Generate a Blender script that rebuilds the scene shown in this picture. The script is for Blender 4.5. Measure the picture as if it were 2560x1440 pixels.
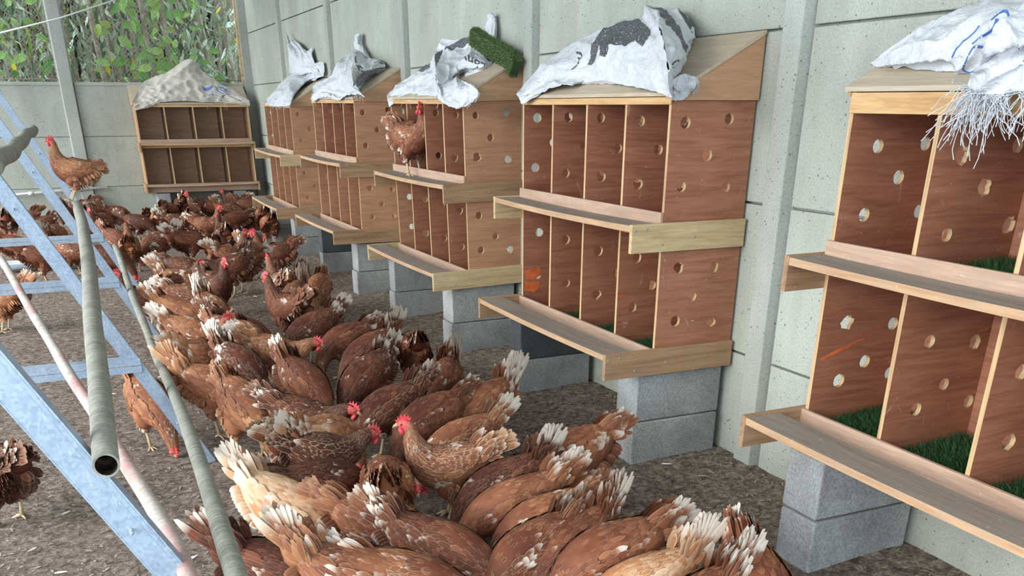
import bpy, bmesh, math, random
from mathutils import Vector, Matrix, Euler, noise
from mathutils.geometry import interpolate_bezier

# ------------------------------------------------------------------ camera, world, light, exposure
SC = bpy.context.scene
COL = SC.collection
for o in list(bpy.data.objects):
    bpy.data.objects.remove(o)

cam_data = bpy.data.cameras.new('camera')
cam = bpy.data.objects.new('camera', cam_data)
COL.objects.link(cam)
cam_data.sensor_width = 36.0
cam_data.lens = 31.6294
cam_data.shift_x = 0.00343
cam_data.shift_y = 0.25353
cam_data.clip_start = 0.02
cam_data.clip_end = 200
cam.matrix_world = Matrix([[0.910916, 0.183348, -0.369615, -2.320933], [-0.412588, 0.401217, -0.8178, -2.695271], [-0.001646, 0.897446, 0.441122, 1.316226], [0.0, 0.0, 0.0, 1.0]])
SC.camera = cam

world = bpy.data.worlds.new('overcast_sky')
SC.world = world
world.use_nodes = True
wn = world.node_tree
bg = wn.nodes['Background']
bg.inputs['Color'].default_value = (0.78, 0.90, 1.0, 1)
bg.inputs['Strength'].default_value = 2.3

sun_data = bpy.data.lights.new('hazy_sun', 'SUN')
sun_data.energy = 3.4
sun_data.angle = math.radians(50)
sun_data.color = (1.0, 0.97, 0.92)
sun = bpy.data.objects.new('hazy_sun', sun_data)
COL.objects.link(sun)
sun.rotation_euler = Vector((0.86, 0.20, -0.42)).to_track_quat('-Z', 'Y').to_euler()

SC.view_settings.view_transform = 'Standard'
SC.view_settings.look = 'None'
SC.view_settings.gamma = 1.0
SC.view_settings.use_curve_mapping = False
SC.view_settings.exposure = 0.50

# ------------------------------------------------------------------ helpers
def link(o, parent=None):
    COL.objects.link(o)
    if parent is not None:
        o.parent = parent
    return o

def tag(o, label=None, cat=None, group=None, kind=None):
    if label: o['label'] = label
    if cat: o['category'] = cat
    if group: o['group'] = group
    if kind: o['kind'] = kind
    return o

def empty(name, loc=(0, 0, 0), rz=0.0, mat=None):
    o = bpy.data.objects.new(name, None)
    o.empty_display_size = 0.05
    COL.objects.link(o)
    if mat is not None:
        o.matrix_world = mat
    else:
        o.location = loc
        o.rotation_euler = (0, 0, rz)
    return o

class MB:
    """collects shapes for ONE mesh"""
    def __init__(s):
        s.v = []; s.f = []; s.m = []; s.sm = []
    def add(s, vs, fs, m=0, smooth=False):
        b = len(s.v)
        s.v.extend([tuple(x) for x in vs])
        for f in fs:
            s.f.append(tuple(i + b for i in f)); s.m.append(m); s.sm.append(smooth)
    def box(s, a, b, m=0):
        x0, y0, z0 = a; x1, y1, z1 = b
        s.add([(x0,y0,z0),(x1,y0,z0),(x1,y1,z0),(x0,y1,z0),(x0,y0,z1),(x1,y0,z1),(x1,y1,z1),(x0,y1,z1)],
              [(0,3,2,1),(4,5,6,7),(0,1,5,4),(1,2,6,5),(2,3,7,6),(3,0,4,7)], m)
    def prism(s, poly, axis, a, b, m=0):
        """poly: 2D points in the plane normal to axis (x: (y,z), y: (x,z), z: (x,y))"""
        def p3(p, t):
            return {'x': (t, p[0], p[1]), 'y': (p[0], t, p[1]), 'z': (p[0], p[1], t)}[axis]
        n = len(poly)
        vs = [p3(p, a) for p in poly] + [p3(p, b) for p in poly]
        fs = [tuple(range(n))[::-1], tuple(range(n, 2*n))]
        for i in range(n):
            j = (i + 1) % n
            fs.append((i, j, j + n, i + n))
        s.add(vs, fs, m)
    def tube(s, pts, rad, seg=10, m=0, caps=True, smooth=True):
        pts = [Vector(p) for p in pts]
        if not hasattr(rad, '__len__'): rad = [rad] * len(pts)
        n = len(pts); vs = []
        up = None
        for i, p in enumerate(pts):
            t = (pts[min(i+1, n-1)] - pts[max(i-1, 0)]).normalized()
            if up is None:
                up = Vector((0, 0, 1)) if abs(t.z) < .9 else Vector((1, 0, 0))
            sd = t.cross(up).normalized(); up = sd.cross(t).normalized()
            for k in range(seg):
                a = 2 * math.pi * k / seg
                vs.append(p + (sd * math.cos(a) + up * math.sin(a)) * rad[i])
        fs = []
        for i in range(n - 1):
            for k in range(seg):
                k2 = (k + 1) % seg
                fs.append((i*seg+k, i*seg+k2, (i+1)*seg+k2, (i+1)*seg+k))
        if caps:
            fs.append(tuple(range(seg))[::-1]); fs.append(tuple((n-1)*seg + k for k in range(seg)))
        s.add(vs, fs, m, smooth)
    def mesh(s, name, mats):
        me = bpy.data.meshes.new(name)
        me.from_pydata(s.v, [], s.f)
        for m in mats: me.materials.append(m)
        me.polygons.foreach_set('material_index', s.m)
        me.polygons.foreach_set('use_smooth', s.sm)
        bm = bmesh.new(); bm.from_mesh(me)
        bmesh.ops.recalc_face_normals(bm, faces=bm.faces)
        bm.to_mesh(me); bm.free()
        me.update()
        return me
    def build(s, name, mats, parent=None, bevel=0.0):
        if not isinstance(mats, (list, tuple)): mats = [mats]
        o = bpy.data.objects.new(name, s.mesh(name, mats))
        link(o, parent)
        if bevel:
            b = o.modifiers.new('bevel', 'BEVEL'); b.width = bevel; b.segments = 2
            b.limit_method = 'ANGLE'
        return o

def holed_panel(outline, holes, thick, plane_y, mat_face, mat_edge, name):
    """plywood sheet in the local x-z plane with real round holes through it"""
    cu = bpy.data.curves.new('tmp', 'CURVE')
    cu.dimensions = '2D'; cu.fill_mode = 'BOTH'; cu.extrude = thick / 2
    def poly(pts):
        sp = cu.splines.new('POLY'); sp.points.add(len(pts) - 1)
        for i, p in enumerate(pts): sp.points[i].co = (p[0], p[1], 0, 1)
        sp.use_cyclic_u = True
    poly(outline)
    for (x, z, r, seed) in holes:
        rr = random.Random(seed)
        ragged = seed % 4 == 0
        pts = []
        for k in range(18):
            a = 2 * math.pi * k / 18
            q = r * (1 + (rr.uniform(-.12, .28) if ragged else rr.uniform(-.03, .03)))
            pts.append((x + q * math.cos(a), z + q * math.sin(a)))
        poly(pts)
    tmp = bpy.data.objects.new('tmp', cu); COL.objects.link(tmp)
    dg = bpy.context.evaluated_depsgraph_get()
    me = bpy.data.meshes.new_from_object(tmp.evaluated_get(dg))
    bpy.data.objects.remove(tmp); bpy.data.curves.remove(cu)
    # (x, y, z) of the curve -> (x, plane_y, y) of the box
    for v in me.vertices:
        x, y, z = v.co
        v.co = (x, plane_y + z, y)
    me.materials.clear(); me.materials.append(mat_face); me.materials.append(mat_edge)
    for p in me.polygons:
        p.use_smooth = False
        n = p.normal if False else None
    me.update()
    bm = bmesh.new(); bm.from_mesh(me)
    bmesh.ops.remove_doubles(bm, verts=bm.verts, dist=1e-5)
    bmesh.ops.recalc_face_normals(bm, faces=bm.faces)
    for f in bm.faces:
        f.normal_update()
        f.material_index = 0 if abs(f.normal.y) > .7 else 1
    bm.to_mesh(me); bm.free(); me.name = name
    return me

# ------------------------------------------------------------------ materials
def new_mat(name):
    m = bpy.data.materials.new(name); m.use_nodes = True
    nt = m.node_tree
    b = nt.nodes['Principled BSDF']
    return m, nt, b

class N:
    """tiny node builder"""
    def __init__(s, nt): s.nt = nt
    def n(s, typ, **kw):
        x = s.nt.nodes.new(typ)
        for k, v in kw.items():
            if k.startswith('i_'):
                x.inputs[k[2:].replace('_', ' ')].default_value = v
            else: setattr(x, k, v)
        return x
    def l(s, a, b): s.nt.links.new(a, b)
    def coord(s, kind='Object', scale=(1, 1, 1), rnd=False):
        tc = s.n('ShaderNodeTexCoord'); mp = s.n('ShaderNodeMapping')
        mp.inputs['Scale'].default_value = scale
        s.l(tc.outputs[kind], mp.inputs['Vector'])
        if rnd:
            oi = s.n('ShaderNodeObjectInfo')
            mu = s.n('ShaderNodeMath', operation='MULTIPLY'); mu.inputs[1].default_value = 37.0
            s.l(oi.outputs['Random'], mu.inputs[0]); s.l(mu.outputs[0], mp.inputs['Location'])
        return mp.outputs['Vector']
    def noise(s, vec, scale, detail=4, rough=.55, dist=0):
        x = s.n('ShaderNodeTexNoise'); x.inputs['Scale'].default_value = scale
        x.inputs['Detail'].default_value = detail; x.inputs['Roughness'].default_value = rough
        x.inputs['Distortion'].default_value = dist
        s.l(vec, x.inputs['Vector']); return x.outputs['Fac']
    def ramp(s, fac, stops):
        x = s.n('ShaderNodeValToRGB'); cr = x.color_ramp
        while len(cr.elements) < len(stops): cr.elements.new(.5)
        for e, (p, c) in zip(cr.elements, stops):
            e.position = p; e.color = (c[0], c[1], c[2], 1) if hasattr(c, '__len__') else (c, c, c, 1)
        s.l(fac, x.inputs['Fac']); return x.outputs['Color']
    def mix(s, fac, a, b, mode='MIX'):
        x = s.n('ShaderNodeMix', data_type='RGBA', blend_type=mode)
        for sock, v in ((x.inputs[0], fac), (x.inputs[6], a), (x.inputs[7], b)):
            if isinstance(v, bpy.types.NodeSocket): s.l(v, sock)
            elif hasattr(v, '__len__'): sock.default_value = (v[0], v[1], v[2], 1)
            else: sock.default_value = v
        return x.outputs[2]
    def math(s, op, a, b=0.0, c=None, clamp=False):
        x = s.n('ShaderNodeMath', operation=op); x.use_clamp = clamp
        for i, v in enumerate((a, b) if c is None else (a, b, c)):
            if isinstance(v, bpy.types.NodeSocket): s.l(v, x.inputs[i])
            else: x.inputs[i].default_value = v
        return x.outputs[0]
    def bump(s, h, strength=.3, dist=.01):
        x = s.n('ShaderNodeBump'); x.inputs['Strength'].default_value = strength
        x.inputs['Distance'].default_value = dist
        s.l(h, x.inputs['Height']); return x.outputs['Normal']

def ply_mat(name, dark, mid, light, scratch=.5, smear=None):
    m, nt, b = new_mat(name); g = N(nt)
    v = g.coord('Object', (1.2, 1.2, 14), True)
    n1 = g.noise(v, 3.0, 5, .6, 1.2)
    v2 = g.coord('Object', (3, 3, 3), True)
    n2 = g.noise(v2, 1.6, 3)
    c = g.ramp(n1, [(.25, dark), (.5, mid), (.8, light)])
    c = g.mix(g.ramp(n2, [(.35, 0), (.7, .35)]), c, dark, 'MIX')
    # fine fibres
    v3 = g.coord('Object', (6, 6, 160), True)
    n3 = g.noise(v3, 4.0, 3)
    c = g.mix(.14, c, g.ramp(n3, [(.3, (.25,.25,.25)), (.7, (1,1,1))]), 'MULTIPLY')
    # pale scuffs and droppings
    v4 = g.coord('Object', (9, 9, 5), True)
    n4 = g.noise(v4, 3.2, 9, .75, .8)
    c = g.mix(g.math('MULTIPLY', g.ramp(n4, [(.61, 0), (.72, 1)]), scratch), c, (.62, .5, .42))
    v5 = g.coord('Object', (60, 60, 60), True)
    n5 = g.noise(v5, 1.0, 2)
    c = g.mix(g.math('MULTIPLY', g.ramp(n5, [(.76, 0), (.79, 1)]), scratch), c, (.8, .75, .68))
    if smear:
        n6 = g.noise(g.coord('Object', (3, 3, 30), True), 1.3, 5, .6, .3)
        c = g.mix(g.math('MULTIPLY', g.ramp(n6, [(.68, 0), (.70, 1)]), smear[3]), c, smear[:3])
    g.l(c, b.inputs['Base Color'])
    b.inputs['Roughness'].default_value = .55
    g.l(g.bump(n3, .15, .002), b.inputs['Normal'])
    return m

def wood_mat(name, dark, mid, light, axis='y', dirt=0.0, dirtcol=(.30, .27, .23)):
    m, nt, b = new_mat(name); g = N(nt)
    sc = {'x': (1.5, 22, 22), 'y': (22, 1.5, 22), 'z': (22, 22, 1.5)}[axis]
    v = g.coord('Object', sc, True)
    n1 = g.noise(v, 1.6, 5, .65, .8)
    c = g.ramp(n1, [(.28, dark), (.5, mid), (.75, light)])
    sc2 = tuple(q * 3 for q in sc)
    n2 = g.noise(g.coord('Object', sc2, True), 2.2, 3)
    c = g.mix(.3, c, g.ramp(n2, [(.3, .35), (.7, 1.0)]), 'MULTIPLY')
    if dirt:
        n3 = g.noise(g.coord('Object', (5, 5, 5), True), 3.0, 8, .7)
        c = g.mix(g.math('MULTIPLY', g.ramp(n3, [(.36, 0), (.60, 1)]), dirt), c, dirtcol)
        n4 = g.noise(g.coord('Object', (70, 70, 70), True), 1.0, 3)
        c = g.mix(g.math('MULTIPLY', g.ramp(n4, [(.70, 0), (.76, 1)]), dirt), c, (.72, .69, .62))
    g.l(c, b.inputs['Base Color'])
    b.inputs['Roughness'].default_value = .7
    g.l(g.bump(n2, .25, .003), b.inputs['Normal'])
    return m

def concrete_mat(name, base, low, pores=.6, streak=True, spec_scale=140):
    m, nt, b = new_mat(name); g = N(nt)
    v = g.coord('Object', (1, 1, 1), True)
    n1 = g.noise(v, 1.3, 6, .6)
    c = g.ramp(n1, [(.3, low), (.65, base)])
    if streak == 'low':
        n8 = g.noise(g.coord('Object', (1, 1, 1), True), 5, 5, .65)
        c = g.mix(.6, c, g.ramp(n8, [(.3, .45), (.65, 1.15)]), 'MULTIPLY')
    elif streak:
        vs = g.coord('Object', (3.4, 3.4, .7), True)
        n2 = g.noise(vs, 1.8, 7, .68)
        c = g.mix(.30, c, g.ramp(n2, [(.3, (.45,.45,.42)), (.62, (1, 1, 1))]), 'MULTIPLY')
        n6 = g.noise(g.coord('Object', (1.1, 1.1, .5), True), 2.2, 5, .6)
        c = g.mix(g.ramp(n6, [(.50, 0), (.70, .5)]), c, (.36, .36, .29))
    n3 = g.noise(g.coord('Object', (1, 1, 1)), spec_scale, 3, .7)
    c = g.mix(.38 if streak == 'low' else .22, c, g.ramp(n3, [(.36, .18), (.60, 1.2)]), 'MULTIPLY')
    vo = g.n('ShaderNodeTexVoronoi'); vo.inputs['Scale'].default_value = 40
    g.l(g.coord('Object', (1, 1, 1)), vo.inputs['Vector'])
    n5 = g.noise(g.coord('Object', (1, 1, 1)), 6, 3)
    thr = g.ramp(n5, [(.40, .07), (.72, .21)])
    pore = g.math('LESS_THAN', vo.outputs['Distance'], thr)
    c = g.mix(g.math('MULTIPLY', pore, pores), c, (.13, .13, .12))
    g.l(c, b.inputs['Base Color'])
    b.inputs['Roughness'].default_value = .9
    h = g.math('SUBTRACT', n3, g.math('MULTIPLY', pore, .8))
    g.l(g.bump(h, .4, .004), b.inputs['Normal'])
    return m

def steel_mat():
    m, nt, b = new_mat('galvanised_steel'); g = N(nt)
    vo = g.n('ShaderNodeTexVoronoi'); vo.inputs['Scale'].default_value = 150
    v = g.coord('Object', (1, 1, 1)); g.l(v, vo.inputs['Vector'])
    n1 = g.noise(v, 9, 5, .65); n2 = g.noise(g.coord('Object', (1, 1, .25)), 60, 6, .75)
    c = g.ramp(vo.outputs['Color'], [(.15, (.24, .32, .43)), (.85, (.38, .48, .60))])
    c = g.mix(g.ramp(n1, [(.35, 0), (.7, .6)]), c, (.46, .56, .68))
    c = g.mix(g.ramp(n2, [(.58, 0), (.68, .7)]), c, (.66, .74, .84))
    g.l(c, b.inputs['Base Color'])
    b.inputs['Metallic'].default_value = .2
    g.l(g.ramp(n1, [(.3, .38), (.7, .6)]), b.inputs['Roughness'])
    return m

def bark_mat(name, a, bcol, pale, rings=True, red=None):
    m, nt, b = new_mat(name); g = N(nt)
    v = g.coord('Object', (1, 1, 1))
    n1 = g.noise(v, 9, 6, .7)
    c = g.ramp(n1, [(.3, a), (.62, bcol)])
    vr = g.coord('Object', (2, 30, 2)); n2 = g.noise(vr, 3, 4, .6)
    c = g.mix(g.ramp(n2, [(.50, 0), (.7, .7)]), c, pale)
    n3 = g.noise(v, 75, 4, .7)
    c = g.mix(.5, c, g.ramp(n3, [(.3, .45), (.6, 1)]), 'MULTIPLY')
    if red:
        nr = g.noise(g.coord('Object', (3, 1.6, 3)), 2.4, 3)
        c = g.mix(g.ramp(nr, [(.45, 0), (.62, .65)]), c, red)
        nm = g.noise(g.coord('Object', (6, 3, 6)), 3.1, 5)
        c = g.mix(g.ramp(nm, [(.66, 0), (.71, .9)]), c, (.35, .30, .10))
    g.l(c, b.inputs['Base Color']); b.inputs['Roughness'].default_value = .85
    g.l(g.bump(g.math('ADD', n3, n2), .4, .003), b.inputs['Normal'])
    return m

def plain_mat(name, col, rough=.6, noise_amt=.25, scale=20, trans=0.0):
    m, nt, b = new_mat(name); g = N(nt)
    n1 = g.noise(g.coord('Object', (1, 1, 1), True), scale, 4)
    c = g.mix(noise_amt, col, g.ramp(n1, [(.3, .4), (.7, 1.1)]), 'MULTIPLY')
    g.l(c, b.inputs['Base Color']); b.inputs['Roughness'].default_value = rough
    if trans: b.inputs['Subsurface Weight'].default_value = trans; b.inputs['Subsurface Radius'].default_value = (.01, .004, .003)
    return m

def sack_mat(name, col, back):
    m, nt, b = new_mat(name); g = N(nt)
    v = g.coord('Object', (1, 1, 1))
    n1 = g.noise(v, 14, 6, .65, .6); n2 = g.noise(v, 5, 4, .6)
    c = g.mix(g.ramp(n2, [(.35, 0), (.75, .55)]), col, back)
    g.l(c, b.inputs['Base Color'])
    b.inputs['Roughness'].default_value = .42
    vw = g.n('ShaderNodeTexWave'); vw.inputs['Scale'].default_value = 160
    g.l(v, vw.inputs['Vector'])
    nv = g.noise(v, 34, 5, .6, 1.6)
    h = g.math('ADD', g.math('MULTIPLY', vw.outputs['Fac'], .03), g.math('MULTIPLY', nv, 1.0))
    g.l(g.bump(h, .75, .012), b.inputs['Normal'])
    return m

def litter_mat():
    m, nt, b = new_mat('litter'); g = N(nt)
    v = g.coord('Object', (1, 1, 1))
    n0 = g.noise(v, .9, 4); n1 = g.noise(v, 30, 8, .80, .6); n2 = g.noise(g.coord('Object', (1.0, 2.6, 1)), 75, 4, .75, 1.2)
    c = g.ramp(n1, [(.36, (.085, .065, .052)), (.47, (.31, .245, .20)), (.56, (.58, .48, .40)), (.68, (.95, .86, .76))])
    c = g.mix(.6, c, g.ramp(n2, [(.38, .25), (.62, 1.6)]), 'MULTIPLY')
    c = g.mix(g.ramp(n0, [(.35, 0), (.65, .25)]), c, (.34, .285, .235))
    g.l(c, b.inputs['Base Color']); b.inputs['Roughness'].default_value = 1.0
    b.inputs['Specular IOR Level'].default_value = .1
    g.l(g.bump(g.math('ADD', n1, g.math('MULTIPLY', n2, .6)), 1.0, .02), b.inputs['Normal'])
    return m

def feather_mat(name='feathers', core=False):
    m, nt, b = new_mat(name); g = N(nt)
    oi = g.n('ShaderNodeObjectInfo')
    sep = g.n('ShaderNodeSeparateColor'); g.l(oi.outputs['Color'], sep.inputs[0])
    tone, lace, seed = sep.outputs[0], sep.outputs[1], sep.outputs[2]
    white = oi.outputs['Alpha']
    at = g.n('ShaderNodeAttribute', attribute_name='fdat')   # r: random  g: region bonus  b: 1 = hackle
    sa = g.n('ShaderNodeSeparateColor'); g.l(at.outputs['Color'], sa.inputs[0])
    rt = g.n('ShaderNodeAttribute', attribute_name='froot')
    uv = g.n('ShaderNodeAttribute', attribute_name='fuv')     # x: across -1..1, y: along 0..1
    su = g.n('ShaderNodeSeparateXYZ'); g.l(uv.outputs['Vector'], su.inputs[0])
    across = g.math('ABSOLUTE', su.outputs[0]); along = su.outputs[1]
    off = g.n('ShaderNodeVectorMath', operation='ADD'); g.l(rt.outputs['Vector'], off.inputs[0])
    cmb = g.n('ShaderNodeCombineXYZ')
    sd = g.math('MULTIPLY', seed, 31.7)
    g.l(sd, cmb.inputs[0]); g.l(sd, cmb.inputs[1]); g.l(sd, cmb.inputs[2]); g.l(cmb.outputs[0], off.inputs[1])
    pos = off.outputs[0]
    nb = g.noise(pos, 7.0, 3)                        # broad tone patches
    t = g.math('ADD', g.math('SUBTRACT', tone, .10), g.math('MULTIPLY', g.math('SUBTRACT', sa.outputs[0], .5), .26))
    t = g.math('ADD', t, g.math('MULTIPLY', g.math('SUBTRACT', nb, .5), .9))
    t = g.math('ADD', t, g.math('MULTIPLY', sa.outputs[1], .10), clamp=True)
    col = g.ramp(t, [(0.0, (.075, .021, .012)), (.25, (.165, .052, .027)), (.48, (.30, .112, .055)), (.68, (.48, .22, .10)), (1.0, (.80, .58, .38))])
    # barbs: fine oblique streaks
    cb = g.n('ShaderNodeCombineXYZ')
    g.l(g.math('MULTIPLY', g.math('ADD', g.math('MULTIPLY', across, .9), along), 26.0), cb.inputs[0])
    g.l(g.math('MULTIPLY', sa.outputs[0], 50.0), cb.inputs[1])
    barb = g.noise(cb.outputs[0], 1.0, 3)
    if not core:
        col = g.mix(.38, col, g.ramp(barb, [(.3, .38), (.7, 1.5)]), 'MULTIPLY')
        # darker base, pale shaft, pale lacing along the rim
        shaft = g.math('LESS_THAN', across, .10)
        col = g.mix(g.math('MULTIPLY', shaft, .10), col, (.62, .38, .20))
        rim = g.math('MAXIMUM', g.ramp(across, [(.62, 0), (.92, 1)]), g.ramp(along, [(.80, 0), (1.0, 1)]))
        lf = g.math('ADD', g.math('MULTIPLY', lace, .9), g.math('MULTIPLY', sa.outputs[2], .25))
        col = g.mix(g.math('MULTIPLY', rim, g.math('MULTIPLY', lf, .75), clamp=True), col, (.78, .62, .42))
    # white patches, feather by feather
    nw = g.noise(pos, 13.0, 2)
    wv = g.math('ADD', nw, g.math('MULTIPLY', g.math('SUBTRACT', sa.outputs[0], .5), .14))
    wv = g.math('ADD', wv, g.math('MULTIPLY', sa.outputs[1], g.math('ADD', g.math('MULTIPLY', white, .22), .0)))
    wv = g.math('ADD', wv, g.math('MULTIPLY', white, .075))
    if not core: wv = g.math('ADD', wv, g.math('MULTIPLY', g.math('SUBTRACT', along, .6), g.math('ADD', g.math('MULTIPLY', sa.outputs[1], .30), .12)))
    wm = g.ramp(wv, [(.675, 0), (.79, .95)])
    wc = g.mix(.30, (.84, .75, .64), g.ramp(barb, [(.3, .55), (.7, 1.1)]), 'MULTIPLY')
    col = g.mix(wm, col, wc)
    g.l(col, b.inputs['Base Color'])
    b.inputs['Roughness'].default_value = .62
    b.inputs['Specular IOR Level'].default_value = .25
    if not core: g.l(g.bump(barb, .35, .002), b.inputs['Normal'])
    return m

M = {}
M['ply_red'] = ply_mat('film_faced_plywood', (.23, .085, .046), (.37, .155, .088), (.48, .23, .14), .6)
M['ply_red_smear'] = ply_mat('film_faced_plywood_orange_marks', (.22, .082, .044), (.36, .15, .083), (.46, .22, .13), .6, (.70, .15, .03, .8))
M['ply_tan'] = ply_mat('bare_plywood', (.35, .165, .090), (.48, .245, .138), (.60, .34, .20), .3)
M['ply_pale'] = ply_mat('pale_plywood', (.42, .26, .14), (.52, .34, .19), (.62, .43, .26), .2)
M['ply_gable'] = ply_mat('gable_plywood', (.40, .22, .12), (.52, .30, .17), (.62, .40, .24), .2)
M['ply_edge'] = wood_mat('raw_ply_edge', (.40, .24, .12), (.62, .42, .22), (.74, .54, .32), 'z')
M['pine'] = wood_mat('pine', (.46, .24, .09), (.62, .38, .17), (.74, .50, .26), 'y')
M['pine_x'] = wood_mat('treated_pine', (.42, .28, .13), (.62, .46, .25), (.72, .57, .35), 'x', .25, (.36, .28, .18))
M['pine_red_x'] = wood_mat('brown_pine', (.22, .11, .05), (.40, .23, .11), (.52, .33, .18), 'x', .35, (.30, .22, .16))
M['plank'] = wood_mat('trodden_plank', (.20, .15, .11), (.34, .26, .20), (.46, .37, .29), 'y', .75, (.27, .25, .22))
M['plank_edge'] = wood_mat('plank_front_edge', (.42, .22, .10), (.56, .34, .18), (.68, .46, .28), 'y', .45, (.40, .30, .22))
M['sill'] = wood_mat('sill_ply', (.40, .25, .17), (.52, .34, .24), (.62, .45, .34), 'y', .45, (.40, .29, .22))
M['roof_ply'] = wood_mat('roof_ply', (.44, .35, .25), (.53, .44, .32), (.60, .52, .40), 'y', .25, (.42, .36, .28))
M['wall'] = concrete_mat('precast_concrete', (.50, .53, .475), (.35, .37, .325), .85)
M['post'] = concrete_mat('post_concrete', (.48, .505, .465), (.33, .355, .325), .8)
M['block'] = concrete_mat('block_concrete', (.43, .44, .43), (.26, .275, .28), .45, 'low', 120)
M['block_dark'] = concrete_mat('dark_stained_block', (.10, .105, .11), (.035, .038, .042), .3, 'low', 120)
M['orange_paint'] = plain_mat('orange_paint', (.72, .17, .05), .5, .5, 30)
M['steel'] = steel_mat()
M['bark'] = bark_mat('grey_bark', (.19, .19, .155), (.32, .32, .27), (.50, .49, .42))
M['bark_red'] = bark_mat('lichen_bark', (.36, .30, .27), (.62, .57, .52), (.70, .66, .60), True, (.50, .17, .17))
M['sack'] = sack_mat('woven_sack', (.69, .72, .76), (.58, .60, .65))
M['sack_grey'] = sack_mat('dusty_sack', (.62, .58, .53), (.46, .42, .37))
M['print'] = plain_mat('grey_ink', (.085, .09, .10), .5, .6, 90)
M['print_blue'] = plain_mat('blue_ink', (.06, .17, .50), .5, .4, 60)
M['litter'] = litter_mat()
M['pvc'] = plain_mat('white_pvc', (.72, .74, .74), .35, .15, 10)
M['trough'] = plain_mat('grey_plastic', (.30, .34, .38), .4, .3, 12)
M['wire'] = plain_mat('rusty_wire', (.30, .25, .19), .6, .4, 15)
M['roof'] = plain_mat('roof_sheet', (.55, .56, .55), .5, .2, 3)
M['leg'] = plain_mat('hen_leg', (.66, .50, .30), .5, .3, 90)
M['comb'] = plain_mat('comb_skin', (.86, .09, .12), .42, .35, 110, .15)
M['face'] = plain_mat('face_skin', (.74, .12, .12), .5, .45, 160, .1)
M['beak'] = plain_mat('horn', (.52, .34, .18), .4, .2, 80)
M['eye'] = plain_mat('eye_amber', (.55, .16, .03), .2, .1, 80)
M['pupil'] = plain_mat('pupil', (.01, .01, .01), .1, 0, 10)
M['feather'] = feather_mat()
M['plumage'] = feather_mat('plumage', True)
M['chips'] = plain_mat('wood_chips', (.42, .335, .26), .9, .9, 9)
M['down'] = plain_mat('shed_feather', (.78, .76, .72), .7, .1, 40)
def leaf_mat(name, a, b_):
    m, nt, b = new_mat(name); g = N(nt)
    at = g.n('ShaderNodeAttribute', attribute_name='tint')
    c = g.ramp(at.outputs['Fac'], [(0, a), (.85, b_), (.93, (.34, .50, .10)), (1.0, (.72, .66, .03))])
    g.l(c, b.inputs['Base Color']); b.inputs['Roughness'].default_value = .35
    b.inputs['Transmission Weight'].default_value = 0.0
    return m
M['leaf'] = leaf_mat('leaves', (.06, .15, .06), (.74, .88, .70))
M['vine'] = leaf_mat('vine', (.12, .36, .08), (.42, .72, .20))
M['stem'] = bark_mat('stems', (.22, .18, .13), (.52, .46, .39), (.72, .68, .60))
M['turf'] = leaf_mat('turf', (.014, .060, .020), (.07, .20, .07))
M['turf_back'] = plain_mat('turf_backing', (.03, .07, .03), .9, .3, 30)
M['turf_roll'] = leaf_mat('turf_roll', (.035, .085, .015), (.12, .20, .05))
M['gap_shade'] = plain_mat('thicket_shade', (.018, .022, .014), 1.0, .5, 4)  # near-black colour stands in for the shade between the leaves
# ------------------------------------------------------------------ the setting
BAY = 2.0525; ZB = 1.549; PH = 0.5635; YC = 10.24

def ground_h(x, y):
    h = .012 * noise.noise(Vector((x * 1.3, y * 1.3, 0))) + .007 * noise.noise(Vector((x * 6, y * 6, 3))) + .0035 * noise.noise(Vector((x * 19, y * 19, 9)))
    h += .018 * math.exp(-((x + .12) / .22) ** 2)
    return h - .006

def make_floor():
    mb = MB()
    nx, ny = 230, 420
    x0, x1, y0, y1 = -6.0, .02, -4.2, YC + .02
    for j in range(ny + 1):
        for i in range(nx + 1):
            x = x0 + (x1 - x0) * i / nx; y = y0 + (y1 - y0) * (j / ny) ** 1.25
            mb.v.append((x, y, ground_h(x, y)))
    for j in range(ny):
        for i in range(nx):
            a = j * (nx + 1) + i
            mb.f.append((a, a + 1, a + nx + 2, a + nx + 1)); mb.m.append(0); mb.sm.append(True)
    o = mb.build('floor', M['litter']); tag(o, kind='structure')
make_floor()

# loose bedding: nobody could count it
mb = MB(); rr = random.Random(5)
for i in range(30000):
    y = -1.9 + 11.5 * rr.random() ** 1.7
    x = rr.uniform(-4.0, -.03)
    z = ground_h(x, y) + .002
    L = rr.uniform(.004, .015); W = rr.uniform(.0015, .0045); a = rr.uniform(0, 6.28)
    u = Vector((math.cos(a), math.sin(a), rr.uniform(-.35, .35))) * L
    w = Vector((-math.sin(a), math.cos(a), rr.uniform(-.3, .3))) * W
    p = Vector((x, y, z + .002))
    mb.add([p - u, p + w, p + u, p - w + Vector((0, 0, .001))], [(0, 1, 2), (0, 2, 3)])
o = mb.build('wood_shavings', M['chips']); tag(o, 'scattered brown wood shavings and dry litter over the shed floor', 'litter', kind='stuff')

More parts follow.
